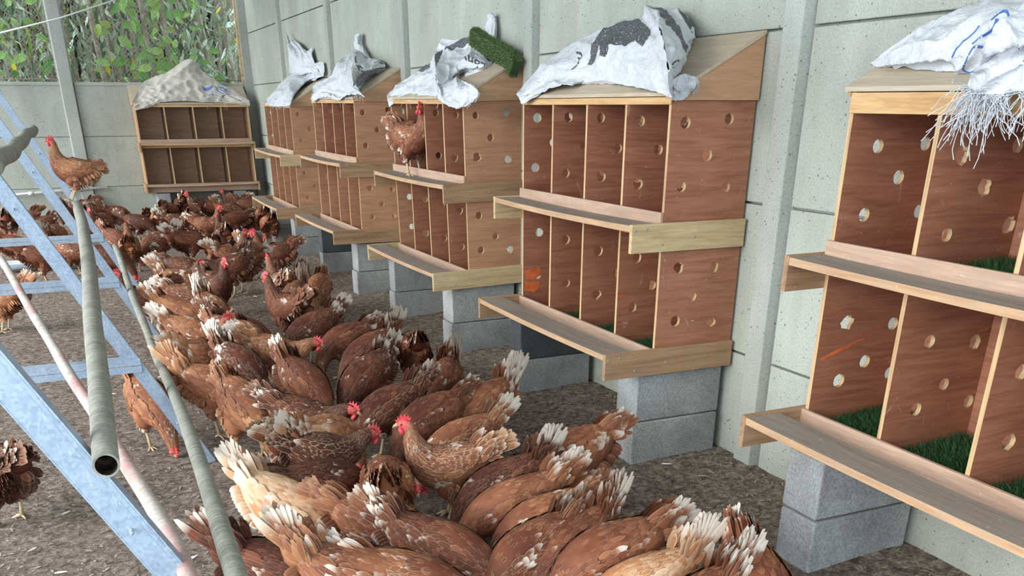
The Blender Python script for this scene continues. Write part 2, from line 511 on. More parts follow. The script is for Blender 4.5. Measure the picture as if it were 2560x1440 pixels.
mb = MB(); rr = random.Random(11)
for (x, y) in [[-0.277, -0.003], [-0.326, 0.164], [-0.493, 1.208], [-2.059, 0.884], [-2.658, 0.373], [-2.552, 0.656], [-2.184, 0.102], [-0.465, -0.501], [-2.33, 2.17], [-2.01, 2.54], [-1.4, -0.79], [-2.87, 3.99], [-2.28, 0.25], [-0.51, 1.72], [-0.89, 1.75], [-1.37, -0.27], [-1.38, 4.18], [-1.64, 3.4], [-1.29, -0.8], [-1.08, 2.46], [-2.18, -1.01], [-0.82, 1.73], [-1.17, 4.25], [-1.19, 4.51], [-1.95, 3.77], [-1.83, 4.6], [-0.79, -0.6], [-2.57, 0.15], [-0.58, 1.5], [-1.4, 0.67], [-1.68, 1.19], [-2.06, 2.43], [-1.5, 4.41], [-1.26, 4.56], [-0.84, 4.94], [-1.29, -0.19], [-0.83, 4.78], [-0.73, 2.33]]:
    a = rr.uniform(0, 6.28); L = rr.uniform(.012, .028)
    z = ground_h(x, y) + .008
    u = Vector((math.cos(a), math.sin(a), 0)); w = Vector((-u.y, u.x, 0))
    vs = []
    for k in range(5):
        t = k / 4; wd = L * .28 * math.sin(math.pi * min(.95, t + .08))
        c = Vector((x, y, z)) + u * L * (t * 2 - 1)
        vs += [c - w * wd + Vector((0, 0, .004)), c + Vector((0, 0, .001 + .003 * t)), c + w * wd + Vector((0, 0, .006))]
    fs = []
    for k in range(4):
        b = k * 3; fs += [(b, b+1, b+4, b+3), (b+1, b+2, b+5, b+4)]
    mb.add(vs, fs)
o = mb.build('shed_feathers', M['down']); tag(o, 'small white shed feathers lying on the brown litter', 'feathers', kind='stuff')

def wall_right():
    mb = MB()
    for i in range(-2, 5):
        ya = i * BAY; yb = ya + BAY
        for j in range(-4, 3):
            z0 = ZB + j * PH; z1 = z0 + PH
            if z1 < -.2: continue
            mb.box((-.0, ya + .01, z0 + .004), (.06, yb - .006, z1 - .004))
    mb.box((.028, -2 * BAY - .5, -.2), (.10, YC + .1, ZB + 3 * PH))
    o = mb.build('wall_right', M['wall'], bevel=.004); tag(o, kind='structure')
wall_right()

def wall_post(name, x0, x1, y0, y1, z1, chamfer, face='x'):
    mb = MB()
    if face == 'x':
        mb.prism([(x1, y0), (x1, y1), (x0, y1 - chamfer), (x0, y0 + chamfer)], 'z', -.2, z1)
    else:
        mb.prism([(x0, y1), (x1, y1), (x1 - chamfer, y0), (x0 + chamfer, y0)], 'z', -.2, z1)
    o = mb.build(name, M['post'], bevel=.004); tag(o, kind='structure')
for n, i in enumerate(range(-1, 5)):
    wall_post('trim_%d' % (n + 1), -.036, .03, i * BAY - .004, i * BAY + .125, ZB + 3 * PH, .016)
wall_post('trim_8', -.10, .03, YC - .07, YC + .02, 3.2, .005)

def wall_back():
    mb = MB()
    for i in range(3):
        xb = -i * 2.07; xa = xb - 2.07
        for j in range(-3, 0):
            z0 = ZB + j * PH; z1 = z0 + PH
            mb.box((xa + .004, YC, z0 + .003), (xb - .004, YC + .06, z1 - .003))
        mb.box((xa + .004, YC - .012, ZB - .015), (xb - .004, YC + .07, ZB + .022))
    mb.box((-6.2, YC + .02, -.2), (.1, YC + .05, ZB - .01))
    o = mb.build('wall_back', M['wall'], bevel=.004); tag(o, kind='structure')
wall_back()
wall_post('trim_9', -2.235, -2.06, YC - .045, YC + .08, 3.2, .02, 'y')
wall_post('trim_10', -4.36, -4.18, YC - .045, YC + .08, 3.2, .02, 'y')

# corrugated shed roof, out of the frame above but it shades the place
mb = MB()
nx = 120
for i in range(nx):
    xa = -5.2 + 5.6 * i / nx; xb = -5.2 + 5.6 * (i + 1) / nx
    za = 3.22 - .05 * xa * -1 * 0 + .018 * math.sin(i * 1.57); zb = 3.22 + .018 * math.sin((i + 1) * 1.57)
    mb.add([(xa, -4.8, za), (xb, -4.8, zb), (xb, YC - .3, zb), (xa, YC - .3, za),
            (xa, -4.8, za + .004), (xb, -4.8, zb + .004), (xb, YC - .3, zb + .004), (xa, YC - .3, za + .004)],
           [(0, 1, 2, 3), (4, 7, 6, 5), (0, 3, 7, 4), (1, 5, 6, 2)])
o = mb.build('ceiling', M['roof']); tag(o, kind='structure')

# chain link above the back wall
fence = empty('chain_link_fence', (0, YC + .02, ZB + .03))
tag(fence, 'rusty tan chain link mesh fixed above the back concrete wall', 'fence')
mb = MB()
S = .098; X0, X1, Z1 = -4.5, -.06, 1.55
nw = int((X1 - X0) / S) + 1
for i in range(nw):
    for s in (0, 1):
        pts = []
        k = 0; z = 0
        while z <= Z1:
            xx = X0 + i * S + (S / 2 if (k + s) % 2 else 0) + (0 if s == 0 else 0)
            pts.append((xx, .004 if k % 2 else -.004, z)); z += S / 2; k += 1
        mb.tube(pts, .0055, 5, 0, False, False)
mb.build('mesh', M['wire'], fence)
for z in (.02, 1.0):
    mb = MB(); mb.tube([(X0, -.008, z), (X1, -.008, z)], .0045, 5); mb.build('line_wire', M['wire'], fence)
mb = MB(); mb.box((-.125, -.05, -.02), (-.085, 0, 1.55)); mb.build('edge_batten', M['pine_x'], fence)

# thicket behind the fence
def leaf_cards(mb, tints, centre_fn, n, rnd, smin, smax, slim=(.28, .45), cap=None):
    for i in range(n):
        c, dirn = centre_fn(rnd)
        L = rnd.uniform(smin, smax); W = L * rnd.uniform(*slim)
        d = Vector(dirn).normalized()
        s = d.cross(Vector((rnd.uniform(-.5, .5), -1, rnd.uniform(-.3, .5)))).normalized()
        nn = s.cross(d).normalized()
        prof = [(0, .05), (.2, .75), (.45, 1), (.75, .6), (1, .03)]
        vs = []
        for (t, w) in prof:
            p = c + d * L * t + nn * (-L * .25 * t * t)
            vs += [p - s * W * w * .5 + nn * W * w * .12, p, p + s * W * w * .5 + nn * W * w * .12]
        fs = []
        for k in range(4):
            b = k * 3; fs += [(b, b+1, b+4, b+3), (b+1, b+2, b+5, b+4)]
        mb.add(vs, fs, 0, True)
        t = rnd.random() ** 1.1 * .86
        if cap: t = min(t, cap)
        elif rnd.random() < .10: t = .93
        if not cap and rnd.random() < .018: t = 1.0
        tints += [t] * 15

def set_float_attr(me, name, vals):
    a = me.attributes.new(name, 'FLOAT', 'POINT'); a.data.foreach_set('value', vals)

def build_leafy(name, mat, fn, n, seed, smin, smax, parent=None, slim=(.28, .45), cap=None):
    mb = MB(); tints = []
    leaf_cards(mb, tints, fn, n, random.Random(seed), smin, smax, slim, cap)
    me = bpy.data.meshes.new(name); me.from_pydata(mb.v, [], mb.f); me.materials.append(mat)
    me.polygons.foreach_set('use_smooth', [True] * len(me.polygons))
    set_float_attr(me, 'tint', tints)
    return link(bpy.data.objects.new(name, me), parent)

def thick(r):
    x = r.uniform(-4.9, .5); y = YC + .35 + 1.3 * r.random() ** 1.3; z = r.uniform(1.2, 3.6)
    return Vector((x, y, z)), (r.uniform(-.6, .6), r.uniform(-.7, .1), r.uniform(-1.3, -.1))
o = build_leafy('thicket_leaves', M['leaf'], thick, 7000, 3, .07, .22, None, (.14, .30))
tag(o, 'dense green leaves of the thicket behind the chain link fence', 'foliage', kind='stuff')
def creeper(r):
    x = r.gauss(-1.0, .35) if r.random() < .6 else r.gauss(-3.1, .5); y = YC + .14 + .2 * r.random(); z = r.uniform(1.35, 3.2)
    return Vector((x, y, z)), (r.uniform(-1, 1), r.uniform(-.4, 0), r.uniform(-.9, .3))
o = build_leafy('vine_leaves', M['vine'], creeper, 330, 8, .10, .19, None, (.42, .62))
tag(o, 'bright vine leaves right behind the chain link', 'foliage', kind='stuff')
rr = random.Random(21)
mb = MB()
for i in range(420):
    x = rr.uniform(-5.0, .6); y = YC + .5 + 1.4 * rr.random(); lean = rr.uniform(-.3, .3)
    r0 = rr.choice([.006, .008, .012, .018, .03])
    pts = [(x + lean * t + .03 * math.sin(t * 5 + i), y, .8 + 3.0 * t) for t in (0, .2, .4, .6, .8, 1)]
    mb.tube(pts, r0, 6)
o = mb.build('thicket_stems', M['stem']); tag(o, 'tangle of dry grey brown stems in the thicket behind the fence', 'stems', kind='stuff')
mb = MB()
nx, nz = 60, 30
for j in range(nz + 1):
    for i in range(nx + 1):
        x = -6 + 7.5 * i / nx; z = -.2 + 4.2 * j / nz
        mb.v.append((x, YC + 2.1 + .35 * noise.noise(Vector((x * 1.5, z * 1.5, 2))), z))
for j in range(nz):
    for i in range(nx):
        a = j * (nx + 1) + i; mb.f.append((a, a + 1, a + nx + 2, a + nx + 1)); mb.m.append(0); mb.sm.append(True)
o = mb.build('dark_backdrop', M['gap_shade']); tag(o, 'added shade-dark bank behind the thicket', 'backdrop')  # sheet added as a backdrop, its colour paints the dark gaps in the thicket
for k, (xb, xt, w, lab) in enumerate(((-1.66, -1.80, .036, 'thick grey leaning stake behind the chain link left of the back nest box'),
                        (-1.12, -1.19, .030, 'pale slim trunk behind the chain link over the left of the back nest box'),
                        (-.90, -.93, .022, 'thin pale trunk behind the chain link over the middle of the back nest box'),
                        (-2.92, -2.98, .02, 'slim dark stake behind the fence at the far left'))):
    mb = MB(); y = YC + .32
    mb.tube([(xb, y, .4), ((xb + xt) / 2 + .01, y, 1.9), (xt, y, 3.4)], [w, w * .95, w * .9], 10)
    tag(mb.build('wooden_stake', M['stem']), lab, 'stake')
mb = MB()
mb.tube([(-2.891, 10.1, 2.007),(-2.083, 10.1, 2.21),(-1.275, 10.1, 2.468)], .0085, 6)
tag(mb.build('cable', M['pvc']), 'thin white cable running diagonally across the chain link at upper left', 'cable')

# ------------------------------------------------------------------ nest boxes
D = .3625; W0 = 1.2218
HX = [(-.295, 1.268), (-.113, 1.268), (-.202, 1.155), (-.295, 1.050), (-.105, 1.040),
      (-.283, .762), (-.112, .750), (-.198, .648), (-.283, .562), (-.108, .558)]
DROP = [(.036, -.060), (.036, -.055), (.045, -.036), (.030, -.028), (.050, -.012), (.026, -.034), (.046, -.038), (.040, -.048), (.034, -.022), (.060, -.022)]
def holes_for(seed, which):
    r = random.Random(seed); out = []
    for i, (x, z) in enumerate(HX):
        if which == 'u' and i > 4: continue
        if which == 'l' and i < 5: continue
        if 500 <= seed < 600: x += DROP[i][0]; z += DROP[i][1]
        out.append((x + r.uniform(-.010, .010), z + r.uniform(-.010, .010), r.uniform(.018, .0215), r.randrange(1000)))
    return out

def shear_matrix(k):
    y, x, z, rx, rz, ry = BXP[k]
    # small settling of each box: x + ry*(z-zr) - rz*y ...
    Mx = Matrix(((1, -rz, ry, x - ry * .78), (rz, 1, -rx, y + rx * .78), (-ry, rx, 1, z), (0, 0, 0, 1)))
    return Mx

def nest_box(label, mat, W, side, div_up, div_lo, gable, brk, seed, eu=.1408, el=.2266, with_near=True, holes=True, header_t=.034):
    t = empty('nest_box', mat=mat)
    tag(t, label, 'nest box', 'wooden nest boxes raised on grey blocks')
    tk = .014
    hs = (lambda s, w: holes_for(s, w)) if holes else (lambda s, w: [])
    # sides
    for s, yy in ((0, tk / 2), (1, W - tk / 2)):
        me = holed_panel([(-D, .368), (-.004, .368), (-.004, 1.52), (-D, 1.345)], hs(seed + s, 'b'), tk, yy, side, M['ply_edge'], 'side_panel')
        link(bpy.data.objects.new('side_panel', me), t)
    # dividers, one per level
    n = 4
    for i in range(1, n):
        yy = W * i / n
        me = holed_panel([(-D + .001, .905), (-.018, .905), (-.018, 1.50), (-D + .001, 1.322)], hs(seed + 10 + i, 'u'), tk, yy, div_up, M['ply_edge'], 'divider')
        link(bpy.data.objects.new('divider', me), t)
        me = holed_panel([(-D + .001, .40), (-.018, .40), (-.018, .885), (-D + .001, .872)], hs(seed + 20 + i, 'l'), tk, yy, div_lo, M['ply_edge'], 'divider')
        link(bpy.data.objects.new('divider', me), t)
    mb = MB(); mb.box((-.016, tk + .001, .37), (-.004, W - tk - .001, 1.50)); mb.build('back_panel', side, t)
    for z in (.388, .890):
        mb = MB(); mb.box((-D + .002, tk + .001, z), (-.018, W - tk - .001, z + .012)); mb.build('nest_floor', side, t)
    # roof, gables and header
    mb = MB()
    z0, z1 = 1.352, 1.541
    mb.prism([(-D - .012, z0 - .006), (-.002, z1), (-.002, z1 + .012), (-D - .012, z0 + .006)], 'y', -.018, W + .018)
    mb.build('roof_panel', M['roof_ply'], t)
    for yy in (-.014, W + .002):
        mb = MB(); mb.prism([(-D - .004, 1.334), (-.002, 1.334), (-.002, z1), (-D - .004, z0 - .002)], 'y', yy, yy + .012)
        mb.build('gable_panel', gable, t)
    mb = MB(); mb.box((-D - .004, .0, z0 - header_t - .002), (-D + .016, W, z0 - .008)); mb.build('header_rail', M['pine'], t, .0015)
    # sills
    mb = MB(); mb.box((-D - .014, -.002, .918), (-D - .002, W + .002, .967)); mb.build('sill', M['sill'], t, .0015)
    mb = MB(); mb.box((-D - .014, -.002, .372), (-D - .002, W + .002, .467)); mb.build('sill', M['sill'], t, .0015)
    mb = MB(); mb.box((-D - .006, .0, .872), (-D + .014, W, .904)); mb.build('middle_rail', M['pine'], t, .0015)
    # landing planks (trodden top, cleaner front edge) and brackets
    for (x0, x1, z, h) in ((-D - eu, -D - .016, .928, .022), (-D - el, -D - el + .125, .4666, .022)):
        mb = MB(); rr = random.Random(seed + int(z * 10))
        ny = 14
        sag = [-.006 * math.sin(math.pi * j / ny) for j in range(ny + 1)]
        vs = []; 
        for j in range(ny + 1):
            y = -.001 + (W + .002) * j / ny; s = sag[j]
            vs += [(x0, y, z + s), (x1, y, z + s), (x1, y, z + s - h), (x0, y, z + s - h)]
        for j in range(ny):
            a = j * 4; b = a + 4
            mb.add([], []) if False else None
        mb.v = vs
        for j in range(ny):
            a = j * 4; b = a + 4
            for q, (p1, p2) in enumerate(((0, 1), (1, 2), (2, 3), (3, 0))):
                mb.f.append((a + p1, a + p2, b + p2, b + p1)); mb.m.append(0 if q == 0 else 1); mb.sm.append(False)
        mb.f.append((0, 3, 2, 1)); mb.m.append(1); mb.sm.append(False)
        e = ny * 4; mb.f.append((e, e + 1, e + 2, e + 3)); mb.m.append(1); mb.sm.append(False)
        mb.build('landing_plank', [M['plank'], M['plank_edge']], t, .0015)
    for (e, z, bm_) in ((eu, .928, brk[0]), (el, .4666, brk[1])):
        for yy in (-.020, W + .001):
            mb = MB(); mb.box((-D - e - .002, yy, z - .096), (-.006, yy + .019, z + .004)); b = mb.build('bracket_board', bm_, t, .0015)
            if yy < 0:
                for q, (sx, sz) in enumerate(((.012, -.018), (.06, -.014), (.13, -.07), (.27, -.05))):
                    mb = MB(); mb.tube([(-D - e + sx, yy + .001, z + sz), (-D - e + sx, yy - .0012, z + sz)], .0042, 8)
                    mb.build('screw_head', M['trough'], b)
    return t

BXP = {4: [0.239, -0.008, -0.0024, 0.0001, -0.0039, 0.0008], 3: [2.2572, 0.0287, 0.0089, 0.0043, 0.0101, -0.0191], 2: [4.2696, -0.015, 0.0092, 0.0047, 0.0061, 0.0047], 1: [6.4437, -0.0048, -0.0213, 0.0114, 0.0024, -0.0027], 5: [-1.8356, -0.0082, -0.0039, 0.0055, -0.0064, -0.0033]}
mats = {4: ('ply_red', 'ply_red', 'ply_red_smear', 'ply_gable', ('pine_x', 'pine_red_x')),
        3: ('ply_tan', 'ply_red', 'ply_red', 'ply_gable', ('pine_red_x', 'pine_x')),
        2: ('ply_tan', 'ply_red', 'ply_tan', 'ply_gable', ('pine_red_x', 'pine_red_x')),
        1: ('ply_tan', 'ply_tan', 'ply_tan', 'ply_gable', ('pine_x', 'pine_red_x')),
        5: ('ply_red', 'ply_red', 'ply_red_smear', 'ply_gable', ('pine_red_x', 'pine_red_x'))}
labels = {5: 'nearest nest box, cut off by the right edge, its white sack fringed at the front',
          4: 'large reddish plywood nest box under the broad white sack with a grey animal print',
          3: 'nest box with a hen standing on its upper landing plank',
          2: 'tan sided nest box between the hen-topped one and the farthest one on the long wall',
          1: 'farthest nest box on the long side wall, pale bare plywood side'}
for k in (1, 2, 3, 4, 5):
    s, du, dl, gb, br = mats[k]
    nb_ = nest_box(labels[k], shear_matrix(k), W0, M[s], M[du], M[dl], M[gb], (M[br[0]], M[br[1]]), 100 * k, header_t=.056 if k == 5 else .030)
# orange paint left on the far side panel of the big box and on the divider of the nearest one
def paint(parent, y, polys):
    for poly in polys:
        mb = MB(); r_ = random.Random(len(mb.v) + int(poly[0][1] * 1000)); pts = []
        for a in range(len(poly)):
            p, q = poly[a], poly[(a + 1) % len(poly)]
            for k_ in range(6):
                t_ = k_ / 6; pts.append((p[0] + (q[0] - p[0]) * t_ + r_.uniform(-.003, .003), p[1] + (q[1] - p[1]) * t_ + r_.uniform(-.003, .003)))
        mb.prism(pts, 'y', y - .0008, y)
        mb.build('paint_patch', M['orange_paint'], parent)
boxes = [o_ for o_ in COL.objects if o_.name.startswith('nest_box')]
paint(boxes[3], W0 - .0142, [[(-.355, .585), (-.275, .600), (-.262, .562), (-.30, .540), (-.345, .548)], [(-.355, .535), (-.275, .528), (-.270, .500), (-.30, .478), (-.352, .490)]])
paint(boxes[4], W0 - .0142, [[(-.345, .628), (-.20, .668), (-.16, .672), (-.21, .660), (-.34, .618)]])
bm_ = Matrix.Translation((-.150, YC - .005, -.012)) @ Matrix.Rotation(math.pi / 2, 4, 'Z')
M['ply_backbox'] = ply_mat('brown_ply', (.10, .055, .03), (.17, .10, .055), (.26, .165, .10), .25)
nest_box('wide nest box on the back wall, facing the camera with eight open bays', bm_, 1.32,
         M['ply_gable'], M['ply_backbox'], M['ply_backbox'], M['ply_gable'], (M['pine_red_x'], M['pine_red_x']), 900, eu=.10, el=.10, holes=False)

# grey concrete blocks: two piers of two under every box
names = {5: 'the nearest nest box', 4: 'the animal print sack box', 3: 'the hen-topped nest box',
         2: 'the second farthest side box', 1: 'the farthest side box'}
rb = random.Random(77)
def block(x0, x1, y0, y1, z0, z1, label, lx=0, ly=0, rot=0, mat='block'):
    t = MB()
    w, d, h = x1 - x0, y1 - y0, z1 - z0
    t.box((-w/2, -d/2, 0), (w/2, d/2, h))
    o = t.build('concrete_block', M[mat], None, .006)
    o.location = ((x0 + x1) / 2 + lx, (y0 + y1) / 2 + ly, z0)
    o.rotation_euler = (0, 0, rot)
    tag(o, label, 'concrete block', 'grey blocks under the nest boxes')
for k in (5, 4, 3, 2, 1):
    y0 = BXP[k][0]; xo = BXP[k][1]; zo = BXP[k][2]
    for (nm, a, b) in (('near', .012, .165), ('far', 1.10, 1.215)):
        if k == 5 and nm == 'near': continue
        if k == 5: a, b = 1.035, 1.19
        r1 = rb.uniform(-.02, .02); r2 = rb.uniform(-.02, .02)
        pier = 'the %s pier under %s' % (nm, names[k]) if k != 5 else 'the pier under the nearest nest box'
        block(-.435, -.03, y0 + a, y0 + b, -.05, .168, 'lower grey concrete block of ' + pier, -.006, -.004, r1)
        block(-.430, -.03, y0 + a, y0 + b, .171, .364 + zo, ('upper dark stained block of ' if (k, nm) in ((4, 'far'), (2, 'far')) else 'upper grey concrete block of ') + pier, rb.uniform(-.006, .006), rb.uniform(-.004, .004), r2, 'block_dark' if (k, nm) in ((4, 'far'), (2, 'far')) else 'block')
for (nm, xa) in (('left', -1.37), ('right', -.45)):
    block(xa, xa + .15, YC - .40, YC - .02, -.05, .165, 'lower grey block of the %s pier under the back wall nest box' % nm)
    block(xa, xa + .15, YC - .40, YC - .02, .168, .352, 'upper grey block of the %s pier under the back wall nest box' % nm)

# artificial turf: mats lying in the nests and the strip dropped on the roof of the hen-topped box
def turf_mat(k, i, level, label, far=.30):
    mx = shear_matrix(k); W = W0
    y0 = W * i / 4 + .012; y1 = W * (i + 1) / 4 - .012; z = (.402 if level == 'l' else .904)
    t = MB(); t.box((-D + .012, y0, z), (-.022, y1, z + .008))
    o = t.build('turf_mat', M['turf_back']); o.matrix_world = mx
    tag(o, label, 'turf mat', 'green turf mats inside the nests')
    rnd = random.Random(k * 10 + i)
    def fn(r):
        x = r.uniform(-D + .015, -.025); y = r.uniform(y0, y1)
        pile = .018 * max(0, (x + .30) / .3)
        return Vector((x, y, z + .006 + pile)), (r.uniform(-.6, .6), r.uniform(-.6, .6), 1)
    g_ = build_leafy('pile', M['turf'], fn, 4500, k * 7 + i, .016, .034, o, (.05, .10), .85)
    tag(g_, kind='stuff')
turf_mat(4, 0, 'l', 'green turf in the lower nearest nest of the box with the animal print sack')
turf_mat(4, 1, 'l', 'green turf in the second lower nest of the box with the animal print sack')
turf_mat(4, 2, 'l', 'sliver of green turf in the third lower nest of the animal print sack box')
turf_mat(5, 3, 'l', 'green turf in the left lower nest of the nearest box')
turf_mat(5, 2, 'l', 'green turf in the second lower nest of the nearest box')
turf_mat(5, 2, 'u', 'green turf corner in the upper nest of the nearest box')
turf_mat(5, 1, 'l', 'green turf in the lower nest at the right edge of the nearest box')

def catmull(P, n):
    out = []
    m = len(P)
    for i in range(n + 1):
        s = (m - 1) * i / n; k = min(int(s), m - 2); t = s - k
        p0 = P[max(k-1, 0)]; p1 = P[k]; p2 = P[k+1]; p3 = P[min(k+2, m-1)]
        out.append(.5 * ((2*p1) + (p2 - p0) * t + (2*p0 - 5*p1 + 4*p2 - p3) * t*t + (3*p1 - p0 - 3*p2 + p3) * t*t*t))
    return out

TP = [Vector(p) for p in [[-0.1, 2.671, 1.663], [-0.09, 2.53, 1.617], [-0.085, 2.351, 1.57], [-0.085, 2.206, 1.531], [-0.085, 2.145, 1.488]]]
path = catmull(TP, 16)
t = empty('turf_strip', TP[0]); tag(t, 'thick curled strip of green artificial turf leaning on the wall over the hen-topped nest box', 'turf strip')
mb = MB(); seg = []
for i, p in enumerate(path):
    tg = (path[min(i+1, 16)] - path[max(i-1, 0)]).normalized()
    s = Vector((1, 0, 0)); u = tg.cross(s).normalized()
    if u.z < 0 : u = -u
    seg.append((p, s, u))
    q = p - TP[0]
    for (a, b) in ((-.022, -.040), (.022, -.040), (.022, .040), (-.022, .040)):
        mb.v.append(tuple(q + s * a + u * b))
for i in range(16):
    for k in range(4):
        a = i*4+k; b = i*4+(k+1) % 4; mb.f.append((a, b, b+4, a+4)); mb.m.append(0); mb.sm.append(True)
mb.f.append((0, 1, 2, 3)); mb.m.append(0); mb.sm.append(False); mb.f.append((67, 66, 65, 64)); mb.m.append(0); mb.sm.append(False)
mb.build('backing', M['turf_back'], t)
def stripfn(r):
    i = r.randrange(17); p, s, u = seg[i]
    j = min(i + 1, 16); p = p.lerp(seg[j][0], r.random())
    sd = r.choice([0, 1, 2, 3])
    a, b = r.uniform(-1, 1), r.uniform(-1, 1)
    if sd == 0: off = s * -.022 + u * b * .040; dr = -s + u * r.uniform(-.5, .5)
    elif sd == 1: off = u * .040 + s * a * .022; dr = u + s * r.uniform(-.6, .3)
    elif sd == 2: off = s * -.022 + u * b * .040; dr = -s + Vector((0, r.uniform(-1, 1), 0))
    else: off = u * -.040 + s * a * .022; dr = -u
    dr = dr + Vector((0, r.uniform(-.6, .6), r.uniform(-.4, .4)))
    return p + off - TP[0], dr
tag(build_leafy('pile', M['turf_roll'], stripfn, 9000, 4, .008, .017, t, (.10, .2), .85), kind='stuff')

